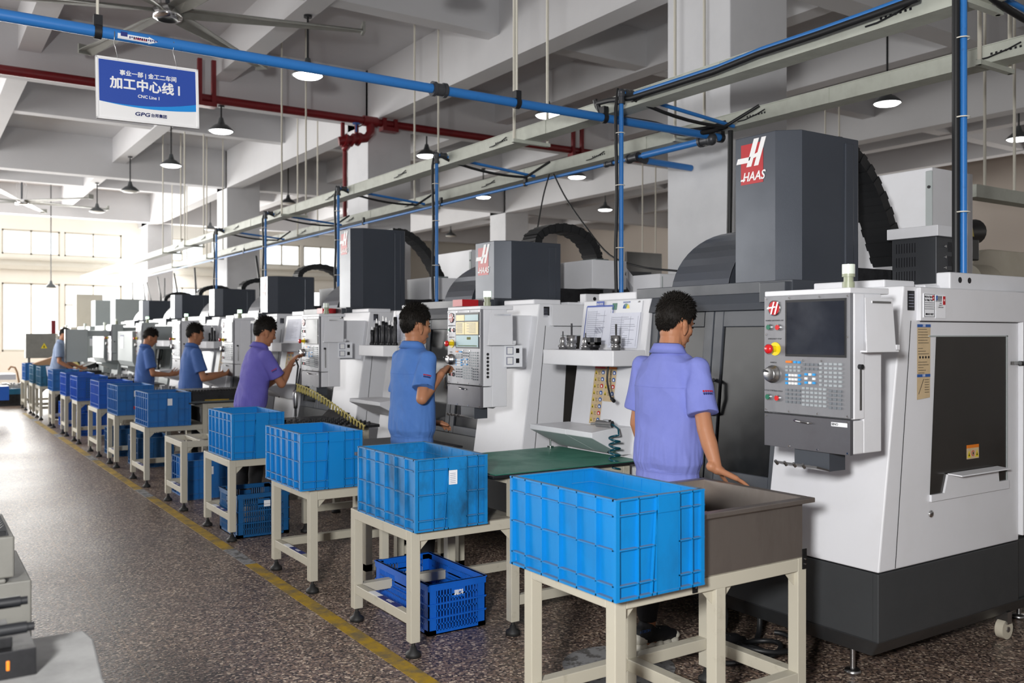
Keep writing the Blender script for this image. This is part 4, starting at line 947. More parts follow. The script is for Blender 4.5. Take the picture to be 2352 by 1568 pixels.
MB('tank_cream').cyl((-.12, -.03, 1.98), (.2, -.03, 1.98), .15, n=28).mt('black_ink').box(.0, 1.9, -.003, 0, 1.72, 1.725).build('drum', t)
MB('tank_cream').prism([(-.3, 1.72), (-.3, 1.95), (.02, 1.92), (.02, 1.72)], 'y', -.35, -.33).mt('black_ink').lathe([(.06, 0), (.085, 0), (.085, .03), (.06, .03)], c=(-.06, -.35, 1.80), n=20, axis=(0, -1, 0)).build('cable_guard', t)
t = thing('servo_motor', 'black motor with yellow warning mark behind the blue drop pipe', 'motor', (gX(2170, 4.0), 4.0, gz(560, gX(2170, 4.0), 4.0)))
MB('dark_steel').box(.1, .3, .02, .1, -gz(560, gX(2170, 4.0), 4.0), 0).build('mount', t); MB('black_plastic').cyl((0, 0, .08), (.42, 0, .12), .1, n=18).ell((.05, 0, .1), (.12, .12, .12)).box(.05, .35, -.08, .08, -.12, .05).build('body', t, bevel=.01)
MB('yellow').add([(.12, -.115, .06), (.22, -.11, .06), (.17, -.125, .13)], [(0, 1, 2)]).build('warning_mark', t)
m = MB('galvanised').add([(gX(2030, 4.9), 4.9, 2.1), (gX(2088, 4.9), 4.9, 2.1), (gX(2088, 4.9), 4.9, gz(450, gX(2088, 4.9), 4.9)), (gX(2030, 4.9), 4.9, gz(440, gX(2030, 4.9), 4.9)),
                          (gX(2030, 4.9)+.1, 5.2, 2.1), (gX(2088, 4.9)+.1, 5.2, 2.1), (gX(2088, 4.9)+.1, 5.2, gz(450, gX(2088, 4.9), 4.9)), (gX(2030, 4.9)+.1, 5.2, gz(440, gX(2030, 4.9), 4.9))], [(0, 1, 2, 3), (7, 6, 5, 4), (0, 4, 5, 1), (1, 5, 6, 2), (2, 6, 7, 3), (3, 7, 4, 0)])
m.build('sheet_metal_box', label='grey galvanised box between the cable carrier and the tall off-white cabinet', cat='box')
# second hall row beyond: pale cabinets seen between towers
m = MB('window_brown').box(gX(1440, 12), gX(1520, 12), 12, 12.06, gz(668, gX(1480, 12), 12), gz(580, gX(1480, 12), 12)); m.box(gX(1445, 12), gX(1450, 12), 12, 12.06, 0, 2.3).box(gX(1510, 12), gX(1515, 12), 12, 12.06, 0, 2.3); m.build('dark_panel', label='dark brown framed panel behind the slotted vent box', cat='panel')
# ================================================================ BENCHES
def bench(Y0, Yw, label, H=.6, xs=.62, high=None, x0=1.98, open_top=False, gus=True, tag_=True, lat=None, name='bench_stand'):
    """welded square-tube stand: low bin shelf at the aisle, optional raised work top toward the machine"""
    t = thing(name, label, 'workbench', (x0, Y0, 0), group='cream steel bench stands along the aisle')
    s = .05
    def leg(x, y, h, foot=True):
        l = MB('frame_cream').box(x, x+s, y, y+s, .07, h).build('leg', t, bevel=.003)
        if foot: MB('foot_rubber').lathe([(.001, .05), (.014, .048), (.02, .03), (.036, .02), (.038, 0), (.001, 0)], c=(x+s/2, y+s/2, 0), n=16).cyl((x+s/2, y+s/2, .03), (x+s/2, y+s/2, .09), .01, n=8).build('levelling_foot', l)
    for x in (0, xs-s):
        for y in (0, Yw-s): leg(x, y, H if not (high and x > 0) else high[2])
    f = MB('frame_cream')
    def rail(x0_, x1_, y0_, y1_, z): f.box(x0_, x1_, y0_, y1_, z-s, z)
    rail(s, xs-s, 0, s, H-.001); rail(s, xs-s, Yw-s, Yw, H-.001); rail(0, s, s, Yw-s, H-.001); rail(xs-s, xs, s, Yw-s, H-.001)
    lr = MB('frame_cream').box(.005, s-.005, s, Yw-s, .15, .2); lr.build('lower_rail', t, bevel=.003); MB('frame_cream').box(s, xs-s, Yw-s, Yw, .15, .2).build('lower_rail', t, bevel=.003)
    if open_top:
        for q in (.33, .66): f.box(xs*q-.02, xs*q+.02, s, Yw-s, H-.03, H-.001)
    if gus:
        for x, sg in ((s, 1), (xs-s, -1)):
            f.prism([(x, H-s), (x+sg*.06, H-s), (x, H-s-.06)], 'y', .02, .025)
    if high:
        x1, yw2, hz = high[0], high[1], high[2]
        for x in (x1-s,):
            for y in (0, yw2-s): leg(x, y, hz)
        for y in (0, yw2-s): rail(xs, x1-s, y, y+s, hz-.001); MB('frame_cream').box(xs, x1-s, y+.01, y+s-.01, .15, .2).build('lower_rail', t)
        rail(xs-s, xs, s, yw2-s, hz-.001); rail(x1-s, x1, s, yw2-s, hz-.001)
        f.prism([(xs, hz-s), (xs+.07, hz-s), (xs, hz-s-.07)], 'y', .02, .025); f.prism([(x1-s, hz-s), (x1-s-.07, hz-s), (x1-s, hz-s-.07)], 'y', .02, .025)
        leg(xs-s, yw2-s, hz) if yw2 > Yw+.03 else None
    f.build('frame', t, bevel=.003)
    if not open_top: MB('frame_top').box(.004, xs-.004, .004, Yw-.004, H-.001, H+.004).build('shelf_plate', t)
    if high:
        x1, yw2, hz, top = high
        m = MB('black_plastic').box(xs-.2, x1+.06, -.06, yw2+.06, hz, hz+.012)
        if top == 'green': m.mt('mat_green').box(xs-.18, x1+.04, -.05, yw2+.05, hz+.012, hz+.016)
        if top == 'green2': m.mt('galvanised').box(xs-.18, x1+.04, -.05, yw2+.05, hz+.012, hz+.016)
        m.build('work_top', t, bevel=.002)
    if tag_:
        MB('paper_white').box(.008, .042, Yw*.55, Yw*.7, .2, .2015).mt('blue_label').box(.008, .042, Yw*.25, Yw*.55, .2, .2015).mt('logo_white').text('毛坯区', .022, Matrix(((0, 1, 0, .025), (-1, 0, 0, Yw*.4), (0, 0, 1, .2018), (0, 0, 0, 1))), ext=.0002, sx=1).build('area_label', t)
    return t
def yy(px, X=1.98): return gY(px, X)
far = {1: 1212, 2: 797, 3: 623, 4: 461, 5: 378, 6: 297, 7: 246, 8: 202, 9: 165, 10: 139, 11: 111, 12: 81, 13: 66.5, 14: 47}
near = {1: 1413, 2: 944, 3: 712, 4: 527, 5: 417, 6: 332, 7: 263, 8: 223, 9: 177, 10: 149, 11: 119, 12: 91, 13: 74, 14: 56}
lab = {2: 'cream bench stand carrying the worn blue bin and the green work top', 3: 'cream bench stand under the clean blue bin, one foot wrapped in yellow tape',
       4: 'cream bench stand over the dark mesh crate, standing behind the empty stand', 6: 'cream bench stand whose raised top holds the long black toothed rack', 7: 'seventh cream bench stand, under the bin with white label and red marks',
       8: 'eighth cream bench stand from the camera', 9: 'ninth cream bench stand from the camera, under the mesh-sided bin', 10: 'tenth cream bench stand from the camera', 11: 'eleventh cream bench stand from the camera', 12: 'twelfth cream bench stand, under the teal bin with the plastic bag',
       13: 'thirteenth cream bench stand, second from the far end', 14: 'last cream bench stand at the far end of the aisle row'}
B0 = {k: yy(near[k]) for k in far}; BW = {k: max(.45, min(.7, yy(far[k])-yy(near[k]))) for k in far}
highs = {2: (1.36, .66, .82, 'green'), 3: (.95, .58, .80, 'plain'), 4: (1.12, .64, .80, 'plain'), 6: (1.15, .62, .82, 'green2'), 7: (1.1, .6, .8, 'plain'), 9: (1.1, .6, .8, 'plain'), 10: (1.1, .6, .8, 'green2'), 12: (1.1, .6, .8, 'plain')}
for k in (2, 3, 4, 6, 7, 8, 9, 10, 11, 12, 13, 14):
    bench(B0[k], BW[k], lab[k], high=highs.get(k), tag_=k < 8)
bench(B0[5], BW[5], 'low empty cream stand with open slatted top between two benches', H=.6, xs=.58, open_top=True)
# bench 1 with the stainless sink box
t = bench(B0[1], .54, 'nearest cream bench stand carrying the big blue bin and the steel tub', H=.65, xs=.985, tag_=False)
f = MB('frame_cream').box(.48, .53, 0, .05, .07, .6).box(.48, .53, .49, .54, .07, .6).box(.53, .935, .0, .05, .15, .2).box(.48, .53, .05, .49, .15, .2).box(.935, .985, .05, .49, .15, .2)
f.prism([(.53, .6), (.59, .6), (.53, .54)], 'y', .02, .025); f.prism([(.48, .6), (.42, .6), (.48, .54)], 'y', .02, .025); f.build('middle_frame', t, bevel=.003)
def tub(X0, X1, Y0, Y1, z0, z1, lab, name='steel_tub', mt_='stainless', lip=.02):
    t = thing(name, lab, 'tub', ((X0+X1)/2, (Y0+Y1)/2, z0)); a, b, h = (X1-X0)/2, (Y1-Y0)/2, z1-z0; w = .004
    m = MB(mt_).box(-a, a, -b, b, 0, w).box(-a, -a+w, -b, b, w, h).box(a-w, a, -b, b, w, h).box(-a+w, a-w, -b, -b+w, w, h).box(-a+w, a-w, b-w, b, w, h); m.build('basin', t)
    m = MB(mt_).box(-a-lip, a+lip, -b-lip, -b, h-.018, h+.001).box(-a-lip, a+lip, b, b+lip, h-.018, h+.001).box(-a-lip, -a, -b, b, h-.018, h+.001).box(a, a+lip, -b, b, h-.018, h+.001)
    m.build('rim', t, bevel=.003); return t
Y1_ = B0[1]
tb = tub(2.36, 2.94, Y1_+.0, Y1_+.535, .655, .888, 'brown-grey stainless steel tub on the nearest bench where the first worker rests his hand', lip=.035)
m = MB('dark_steel')
for x in (-.3, .3): m.box(x-.012, x+.012, -.272, -.268, -.05, .03)
m.mt('chrome')
for x in (-.3, .3):
    for z in (-.03, -.01): m.cyl((x, -.276, z), (x, -.272, z), .004, n=8)
m.build('bracket', tb)
MB('cardboard').add([(2.40, Y1_+.10, .80), (2.62, Y1_+.12, .79), (2.72, Y1_+.3, .81), (2.45, Y1_+.34, .80), (2.40, Y1_+.10, .797), (2.62, Y1_+.12, .787), (2.72, Y1_+.3, .807), (2.45, Y1_+.34, .797)], [(0, 1, 2, 3), (7, 6, 5, 4), (0, 4, 5, 1), (1, 5, 6, 2), (2, 6, 7, 3), (3, 7, 4, 0)]).box(2.5, 2.6, Y1_+.15, Y1_+.3, .645, .79).build('cardboard_sheet', label='piece of brown cardboard lying in the steel tub', cat='cardboard')
MB('black_plastic').build('x', None) if False else None

# ================================================================ BINS
def bin_(X, Y, z, label, mt_='bin_bright', L=.62, Wd=.40, H=.34, rz=0, dust='rib_dust', mesh_front=False, name='plastic_bin', tagc=None, group='blue plastic bins on the benches', nl=7, fill=None):
    """open plastic crate: long side along y, short side with grip along x; origin at near left bottom corner"""
    t = thing(name, label, 'bin', (X, Y, z), rz, group)
    w = .004; o = .012
    b = MB(mt_)
    # walls as tapered shell
    a0, a1 = (o+.006, o), (Wd-o-.006, Wd-o); c0, c1 = (o+.006, o), (L-o-.006, L-o)
    def wall(p, q, th):   # p,q bottom-top quads
        b.add(p+q, [(0, 1, 2, 3), (7, 6, 5, 4), (0, 4, 5, 1), (1, 5, 6, 2), (2, 6, 7, 3), (3, 7, 4, 0)])
    x0b, x0t, x1b, x1t, y0b, y0t, y1b, y1t = a0[0], a0[1], a1[0], a1[1], c0[0], c0[1], c1[0], c1[1]
    wall([(x0b, y0b, 0), (x1b, y0b, 0), (x1t, y0t, H), (x0t, y0t, H)], [(x0b+w, y0b+w, 0), (x1b-w, y0b+w, 0), (x1t-w, y0t+w, H), (x0t+w, y0t+w, H)], w)
    wall([(x1b, y1b, 0), (x0b, y1b, 0), (x0t, y1t, H), (x1t, y1t, H)], [(x1b-w, y1b-w, 0), (x0b+w, y1b-w, 0), (x0t+w, y1t-w, H), (x1t-w, y1t-w, H)], w)
    wall([(x0b, y1b, 0), (x0b, y0b, 0), (x0t, y0t, H), (x0t, y1t, H)], [(x0b+w, y1b-w, 0), (x0b+w, y0b+w, 0), (x0t+w, y0t+w, H), (x0t+w, y1t-w, H)], w)
    wall([(x1b, y0b, 0), (x1b, y1b, 0), (x1t, y1t, H), (x1t, y0t, H)], [(x1b-w, y0b+w, 0), (x1b-w, y1b-w, 0), (x1t-w, y1t-w, H), (x1t-w, y0t+w, H)], w)
    b.box(x0b, x1b, y0b, y1b, 0, .006)
    b.build('body', t)
    r = MB([mt_, dust])
    def rib_h(z, th, full=True):     # horizontal ring rib with a dusty top
        g0, g1 = Wd*.44, Wd*.70
        for (xa, xb_, ya, yb) in ((0, Wd, 0, o+.008), (0, Wd, L-o-.008, L), (0, o+.008, o, L-o), (Wd-o-.008, Wd, o, L-o)):
            segs = [(xa, xb_)]
            if not full and ya in (0, L-o-.008): segs = [(xa, g0), (g1, xb_)]
            for sa, sb in segs:
                r.mt(mt_).box(sa, sb, ya, yb, z-th/2, z+th/2); r.mt(dust).box(sa+.001, sb-.001, ya+.001, yb-.001, z+th/2, z+th/2+.0006)
    rib_h(H-.003, .006); rib_h(H-.055, .004, False); rib_h(H*.5, .004, False); rib_h(.05, .004, False); rib_h(.004, .008)
    r.mt(mt_)
    for i in range(1, nl-1):
        y = L*i/(nl-1)
        for xa in (0, Wd-o-.006): r.box(xa, xa+o+.006, y-.002 if 0 < i < nl-1 else y, y+.004, 0, H)
    for xa in (0, Wd-o-.006):
        for ya in (0, L-o-.006): r.box(xa+.0008, xa+o+.0052, ya+.0008, ya+o+.0052, .001, H-.001)
    for q in (.24, .44, .70, .85):
        x = Wd*q
        for ya in (0, L-o-.006): r.box(x, x+.004, ya, ya+o+.006, 0, H)
    # grip flap on the short sides
    g0, g1 = Wd*.44, Wd*.70
    for s_ in (0, 1):
        ya = -.004 if not s_ else L-o
        r.box(g0+.005, g1-.001, ya, ya+o+.003, H-.06, H-.004)
        r.box(g0+.006, g1-.002, .002 if not s_ else L-o, o if not s_ else L-.002, .004, H-.06)
    for s_ in (0, 1):        # flared channel walls
        ya = 0 if not s_ else L-o
        r.add([(g0-.022, ya, 0), (g0-.018, ya, 0), (g0+.004, ya, H-.05), (g0, ya, H-.05), (g0-.022, ya+o, 0), (g0-.018, ya+o, 0), (g0+.004, ya+o, H-.05), (g0, ya+o, H-.05)], [(0, 1, 2, 3), (7, 6, 5, 4), (0, 4, 5, 1), (1, 5, 6, 2), (2, 6, 7, 3), (3, 7, 4, 0)])
    r.build('ribs', t)
    if tagc:
        m = MB('paper_white').box(g0+.005, g0+.05, -.003, .0, H*.62, H*.82); 
        if tagc == 'red': m.mt('green_button').box(g0+.005, g0+.045, -.003, 0, H*.58, H*.61).mt('red_paint').box(g0+.02, g0+.06, -.003, 0, H*.4, H*.52).box(g0, g0+.03, -.003, 0, H*.2, H*.3).box(g0+.04, g0+.07, -.003, 0, H*.1, H*.3)
        elif tagc == 'note':
            m.mt('ink_grey')
            for i in range(6): m.box(g0+.01, g0+.04, -.0038, -.003, H*.64+i*.009, H*.64+i*.009+.002)
        m.build('label_tag', t)
    if mesh_front:
        m = MB('bin_navy')
        for i in range(9):
            for k in range(9): m.box(Wd*.3+i*.03, Wd*.3+i*.03+.014, -.001, .012, .04+k*.032, .04+k*.032+.018)
        m.build('vent_grid', t)
    return t
ZT = .604
bin_(1.92, B0[1]-.075, .655, 'big bright blue bin in the foreground on the nearest bench, dusty ribs', 'bin_bright', L=.625, Wd=.405, H=.335)
bin_(1.97, B0[2]-.06, ZT, 'scuffed blue bin with a torn white note, second from the camera', 'bin_worn', tagc='note', L=.65)
bin_(1.93, B0[3]+.03, ZT, 'clean plain blue bin, third from the camera', 'bin_clean', L=.62)
bin_(1.99, B0[4]-.02, ZT, 'clean light blue bin behind the low empty stand, fourth from the camera', 'bin_clean', L=.62)
bin_(2.0, B0[6]-.05, ZT, 'dull blue bin with a little torn paper on its grip, beside the toothed black rack', 'bin_dull', tagc='scrap', L=.6, Wd=.42)
bin_(2.0, B0[7]-.05, ZT, 'dull blue bin with a white square label and red marks', 'bin_dull', tagc='red', L=.62)
bin_(1.99, B0[8]-.05, ZT, 'blue bin right of the mesh-sided bin, before the man farther back', 'bin_royal', L=.62, nl=10)
bin_(1.97, B0[9]-.05, ZT, 'blue bin with a mesh side and a hanging grey tag', 'bin_royal', mesh_front=True, tagc='note', L=.62, nl=6)
bin_(1.99, B0[10]+.0, ZT, 'blue bin just behind the mesh-sided bin', 'bin_royal', L=.6)
bin_(1.99, B0[11]+.0, ZT, 'dark blue bin with a small grey tag at its corner, far down the row', 'bin_dull', tagc='note', L=.6)
bin_(1.99, B0[12]+.0, ZT, 'teal bin with clear plastic hanging over its side', 'bin_teal', L=.6)
bin_(1.99, B0[13]+.0, ZT, 'teal blue bin under the brown cardboard, second from the far end', 'bin_teal', L=.6)
bin_(1.99, B0[14]+.0, ZT, 'blue bin at the far end of the bench row', 'bin_dull', L=.6)
MB('paper').add([(2.08, B0[12]-.02, .96), (2.16, B0[12]-.03, .965), (2.17, B0[12]-.03, .82), (2.13, B0[12]-.035, .72), (2.1, B0[12]-.025, .8), (2.08, B0[12]+.0, .955), (2.16, B0[12]-.01, .96), (2.17, B0[12]-.01, .82), (2.13, B0[12]-.015, .72), (2.1, B0[12]-.005, .8)], [(0, 1, 2, 3, 4), (9, 8, 7, 6, 5)]+[(i, (i+1) % 5, 5+(i+1) % 5, 5+i) for i in range(5)]).build('plastic_bag', label='crumpled clear plastic hanging over the teal bin', cat='plastic bag')
MB('cardboard').prism([(2.0, .97), (2.35, 1.10), (2.5, 1.08), (2.6, .95), (2.5, .94), (2.1, .94)], 'y', B0[13]+.1, B0[13]+.3).build('cardboard_box', label='crumpled brown cardboard heap on the far bins', cat='cardboard')
def crate(X, Y, z, label, mt_, L=.55, Wd=.36, H=.26, rz=0, text=None, paper=False, grp='blue crates under the benches'):
    t = thing('mesh_crate', label, 'crate', (X, Y, z), rz, grp); m = MB(mt_); th = .006
    m.box(0, Wd, 0, L, 0, .006)
    def side(P, n, ln):    # P(s, z, depth) maps along-side metres to a box
        def bx(s0, s1, z0, z1, d0=0, d1=th):
            a, b = P(s0, d0), P(s1, d1); m.box(min(a[0], b[0]), max(a[0], b[0]), min(a[1], b[1]), max(a[1], b[1]), z0, z1)
        bx(0, ln, H-.035, H, -.004, th); bx(0, ln, H-.006, H, -.01, th+.003); bx(0, ln, 0, .025); bx(0, .045, 0, H); bx(ln-.045, ln, 0, H)
        for zz in (H*.33, H*.6): bx(0, ln, zz-.004, zz+.004, -.006, th)
        for zz in (H*.2, H*.47, H*.74): bx(.045, ln-.045, zz-.004, zz+.004)
        bx(ln*.4, ln*.62, H*.66, H*.86)
        k = int((ln-.09)/.017)
        for i in range(k):
            s = .045+(ln-.09)*(i+.3)/k
            if ln*.4 < s < ln*.62: bx(s, s+.006, .02, H*.68)
            else: bx(s, s+.006, .02, H-.03)
    side(lambda s, d: (s, d), 0, Wd); side(lambda s, d: (s, L-d), 0, Wd); side(lambda s, d: (d, s), 0, L); side(lambda s, d: (Wd-d, s), 0, L)
    m.build('basket', t)
    if text: MB('paper_white').text(text, .028, face_mY(Wd*.52, -.002, H*.76), bold=.0008).build('lettering', t)
    if paper: MB('paper_white').box(Wd*.5, Wd*.62, -.008, -.004, H*.68, H*.82).mt('ink_grey').box(Wd*.5, Wd*.62, -.0085, -.008, H*.73, H*.74).build('label_tag', t)
    return t
crate(2.20, 4.06, 0, 'bright blue mesh crate on the floor under the bench with the green work top', 'bin_royal', L=.62, Wd=.34, H=.26, text='润料')
crate(2.06, B0[4]+.07, 0, 'dark teal mesh crate on the floor under the fourth bench', 'bin_navy', L=.46, Wd=.40, H=.33, paper=True)
bin_(2.16, B0[6]-.95, 0, 'dark blue bin on the floor behind the empty stand with paper tags', 'bin_dull', H=.36, L=.6, Wd=.42, name='floor_bin', tagc='note', group='blue crates under the benches')
bin_(2.2, B0[7]-.15, 0, 'dark blue bin standing on the floor under the seventh bench', 'bin_navy', H=.34, L=.55, Wd=.4, name='floor_bin', group='blue crates under the benches')
bin_(2.14, B0[8]-.1, 0, 'dark blue bin standing on the floor under the eighth bench', 'bin_navy', H=.34, L=.55, Wd=.4, name='floor_bin', group='blue crates under the benches')
bin_(2.16, B0[10]-.1, 0, 'blue bin on the floor under the tenth bench', 'bin_royal', H=.34, L=.55, Wd=.4, name='floor_bin', group='blue crates under the benches')
bin_(2.16, B0[11]+.1, 0, 'tall blue bin on the floor between the far benches', 'bin_royal', H=.40, L=.55, Wd=.36, name='floor_bin', group='blue crates under the benches')
# ---- things on the raised tops
t = thing('peg_tray', 'black tray studded with small pegs on the bench before the man in violet', 'tray', (2.72, 6.72, .812))
m = MB('dark_steel').box(-.32, .34, -.28, .28, 0, .02)
for i in range(12):
    for k in range(7): m.cyl((-.28+i*.05, -.24+k*.08, .02), (-.28+i*.05, -.24+k*.08, .045), .008, n=6)
m.build('plate', t)
t = thing('folded_tray', 'flat black tray with folded rim lying left of the hanging screwdriver', 'tray', (2.72, 7.27, .814))
MB('dark_steel').prism([(-.35, .05), (-.3, 0), (.3, 0), (.36, .06), (.35, .065), (.29, .01), (-.29, .01), (-.345, .055)], 'y', -.22, .22).build('plate', t)
t = thing('toothed_rack', 'long black toothed rack on the raised bench before the second man from the left', 'rack', (2.75, B0[6]+.3, .836))
m = MB('dark_steel').box(-.35, .4, -.18, .18, 0, .1)
for i in range(24): m.box(-.34+i*.031, -.325+i*.031, -.18, .18, .1, .115)
m.build('body', t); MB('floor_yellow').box(-.15, .1, -.2, -.185, 0, .012).build('tape_mark', t)
# scattered small trays at the far benches
for k, lb in ((7, 'dark sloping tray of parts on the seventh bench'), (9, 'dark tray of metal parts on the ninth bench'), (10, 'grey tray of bright parts on the tenth bench'), (12, 'black tray on the twelfth bench')):
    t = thing('parts_tray', lb, 'tray', (2.72, B0[k]+.3, .815)); m = MB('dark_steel').box(-.25, .3, -.2, .2, 0, .05); random.seed(k)
    m.mt('steel')
    for i in range(26): x, y = random.uniform(-.22, .26), random.uniform(-.17, .17); m.box(x, x+.04, y, y+.03, .05, .06+random.random()*.05)
    m.build('plate', t)
# shallow steel tub on the third bench
tt = tub(2.22, 2.80, 4.66, 4.96, .80, .835, 'shallow steel tray with rolled rim on a stand before the second worker', lip=.02, name='steel_tray')
m = MB('frame_cream')
for x in (-.27, .23):
    for y in (-.13, .09): m.box(x, x+.04, y, y+.04, -.80, 0)
for y in (-.13, .09): m.box(-.27, .27, y, y+.04, -.66, -.62)
m.box(-.27, -.23, -.13, .13, -.04, 0).box(.23, .27, -.13, .13, -.04, 0); m.build('stand', tt)
t = thing('table_pin', 'small steel pin standing on the far corner of the green work top', 'pin', (3.3, 4.52, .836)); MB('chrome').cyl((0, 0, 0), (0, 0, .05), .006, n=10).cyl((0, 0, 0), (0, 0, .01), .02, n=12).build('pin', t)
t = thing('air_nozzle', 'tiny black nozzle lying at the near corner of the green work top', 'nozzle', (2.5, 4.12, .836)); MB('black_plastic').cyl((0, 0, .01), (.03, -.02, .01), .01, n=10).mt('chrome').cyl((.03, -.02, .01), (.045, -.03, .01), .006, n=8).build('body', t)
# hanging air screwdriver and coiled yellow hose
X, Y = 2.72, 7.05; sx = 680
Xs = 2.75; Ys = gY(679, Xs)
t = thing('air_screwdriver', 'hanging pneumatic screwdriver over the peg tray', 'screwdriver', (Xs, Ys, 1.0)); zt_ = gz(895, Xs, Ys)-1; zb_ = gz(948, Xs, Ys)-1
MB('steel').lathe([(.001, zb_+.03), (.016, zb_+.04), (.02, zb_+.07), (.024, zb_+.12), (.024, zt_-.03), (.016, zt_), (.001, zt_)], n=18).mt('dark_steel').cyl((0, 0, zb_-.03), (0, 0, zb_+.04), .01, n=10).cyl((0, 0, zb_-.1), (0, 0, zb_-.03), .004, n=6).build('body', t)
MB('rubber').tube([(0, 0, zt_), (.01, .0, zt_+.1), (.03, .02, zt_+.2), (.04, .1, zt_+.25)], .008, n=8).tube([(.012, 0, zt_), (.03, .0, zt_+.1), (.05, .02, zt_+.18)], .006, n=8).build('hose', t)
P = []; A = Vector((Xs, Ys-.02, 1.0+zt_+.02)); C_ = Vector((2.85, 6.25, .83)); 
for i in range(260):
    q = i/259; c = A.lerp(C_, q); c.z += .05*math.sin(q*math.pi)*(1-q); a = q*24*2*math.pi; r_ = .032*(1-.35*q)
    P.append(c+Vector((.25*math.sin(a), -.2*math.sin(a), math.cos(a)))*r_+Vector((.5, .86, 0))*0)
MB('hose_yellow').tube(P, .0065, n=6).build('coiled_hose', at=tuple(A), label='coiled yellow air hose stretching from the screwdriver down to the bench', cat='hose')
P = []; A = Vector((2.5, 17.0, gz(808, 2.5, 17))); C_ = Vector((2.75, 16.0, gz(845, 2.75, 16)))
A = Vector((2.6, gY(156, 2.6), 0)); A.z = gz(808, A.x, A.y); C_ = Vector((2.75, gY(182, 2.75), 0)); C_.z = gz(846, C_.x, C_.y)
for i in range(120):
    q = i/119; c = A.lerp(C_, q); a = q*20*2*math.pi; P.append(c+Vector((.5*math.sin(a), -.3*math.sin(a), math.cos(a)))*.05)
MB('hose_yellow').tube(P, .012, n=5).build('coiled_hose', at=tuple(A), label='small coiled yellow hose far down the row beside the grey door', cat='hose')

# ---- under the nearest benches
t = thing('floor_cable', 'tangle of black cables on the dark floor under the nearest machine', 'cable', (3.2, 2.95, 0))
P = []
for i in range(90):
    a = i*.22; P.append((.12*math.cos(a)+.002*i, .1*math.sin(a)-.001*i, .02+.01*math.sin(a*1.7)+.0008*i))
MB('rubber').tube(P, .012, n=6).build('coil', t)
MB('rubber').tube(smoothpts([(.1, .0, .03), (.3, .1, .06), (.36, .15, .3), (.45, .2, .45), (.55, .2, .5)]), .014, n=8).build('riser', t)
# ---- far left of the aisle and foreground left
t = thing('electric_cabinet', 'grey electrical cabinet with yellow warning triangle near the far end', 'cabinet', (gX(92, 23), 23, 0)); s_ = .3
MB('cabinet_grey').box(-s_, s_, -.15, .15, 1.0, 1.55).build('housing', t, bevel=.01); MB('cabinet_grey').box(-.25, -.2, -.05, .05, 0, 1.0).box(.2, .25, -.05, .05, 0, 1.0).build('stand', t)
MB('yellow').add([(.0, -.155, 1.22), (.13, -.155, 1.22), (.065, -.155, 1.34)], [(0, 1, 2)]).mt('black_ink').add([(.045, -.156, 1.235), (.085, -.156, 1.235), (.065, -.156, 1.3)], [(0, 1, 2)]).build('warning_triangle', t); MB('pipe_red').box(.24, .33, .1, .15, 1.55, 1.85).build('post', t)
m = MB('mach_beige').box(-7, 4, -.03, .03, 1.0, 1.06)
for i in range(50): m.box(-7+i*.22, -6.97+i*.22, -.015, .015, .2, 1.0)
m.X = None; m.v = [(a, b+YE+1.5, c) for a, b, c in m.v]; m.build('outside_railing', kind='structure')  # railing standing outside the end windows
t = thing('low_cabinet', 'long pale blue-grey low cabinet before the end windows', 'cabinet', (0.6, 24, 0)); MB('mach_grey').box(-3.0, .9, 0, .8, .05, 1.0).mt('paper_white').box(-1.6, -1.4, -.004, 0, .9, .98).build('body', t)
t = thing('low_cabinet', 'dark grey machine block at the left edge near the end windows', 'cabinet', (-.55, 20, 0)); MB('mach_dark').box(-1.2, .2, 0, .9, .0, .95).mt('green_button').box(-1.2, .2, -.01, .5, .95, 1.02).build('body', t)
t = thing('hand_cart', 'flat cart loaded with scrap parts and a teal tray at the far left', 'cart', (gX(28, 22.5), 22.5, 0)); m = MB('dark_steel').box(-.3, .25, -.4, .4, 0, .25)
m.build('deck', t); MB('bin_teal').box(-.15, .24, -.42, .1, .25, .37).build('tray', t); m = MB('steel'); random.seed(3)
for i in range(60): x, y = random.uniform(-.35, .32), random.uniform(-.35, .3); m.box(x*.8, x*.8+.04, y, y+.04, .37, .39+random.random()*.1)
m.build('scrap', t, kind='stuff')
MB('cardboard').tube([(.2, .3, .2), (.12, .3, .7), (.08, .3, .8), (.0, .3, .82), (-.05, .3, .75)], .02, n=8).build('handle', t)
t = thing('low_bench', 'low white-topped bench at the far left behind the scrap cart', 'workbench', (gX(0, 18.5)-.2, 18.5, 0)); MB('mach_white').box(-1.5, .45, 0, .7, .72, .82).mt('bin_royal').box(-.2, .35, .1, .5, .35, .6).build('body', t)
# blurred foreground at the lower left: stone plate with a vise, a grey cabinet with spikes behind
t = thing('surface_plate', 'grey stone plate in the bottom left corner under the vise', 'surface plate', (0, 2.3, .70))
MB('stone').prism([(-1.0, -.9), (.36, -.9), (.368, -.1), (.395, .20), (.385, .29), (-1.0, .33)], 'z', 0, .06).build('plate', t, bevel=.006)
MB('cabinet_grey').box(-.9, .25, -.7, .2, -.70, 0).build('stand', t)
t = thing('machine_vise', 'dark blurred machine vise with black handles on the stone plate', 'vise', (.08, 2.42, .76))
m = MB('dark_steel').box(-.4, .165, -.11, .10, 0, .062).box(-.4, .12, -.08, .08, .062, .085).box(-.4, .06, -.02, .08, .085, .11); m.mt('orange').box(.105, .112, -.113, -.11, .02, .042); m.build('body', t, bevel=.005)
for y, z in ((-.07, .10), (.07, .125)):
    m = MB('black_plastic'); m.cyl((-.3, y, z), (.15, y, z), .013, n=14); m.cyl((.15, y, z), (.165, y, z), .010, n=12); m.build('handle', t)
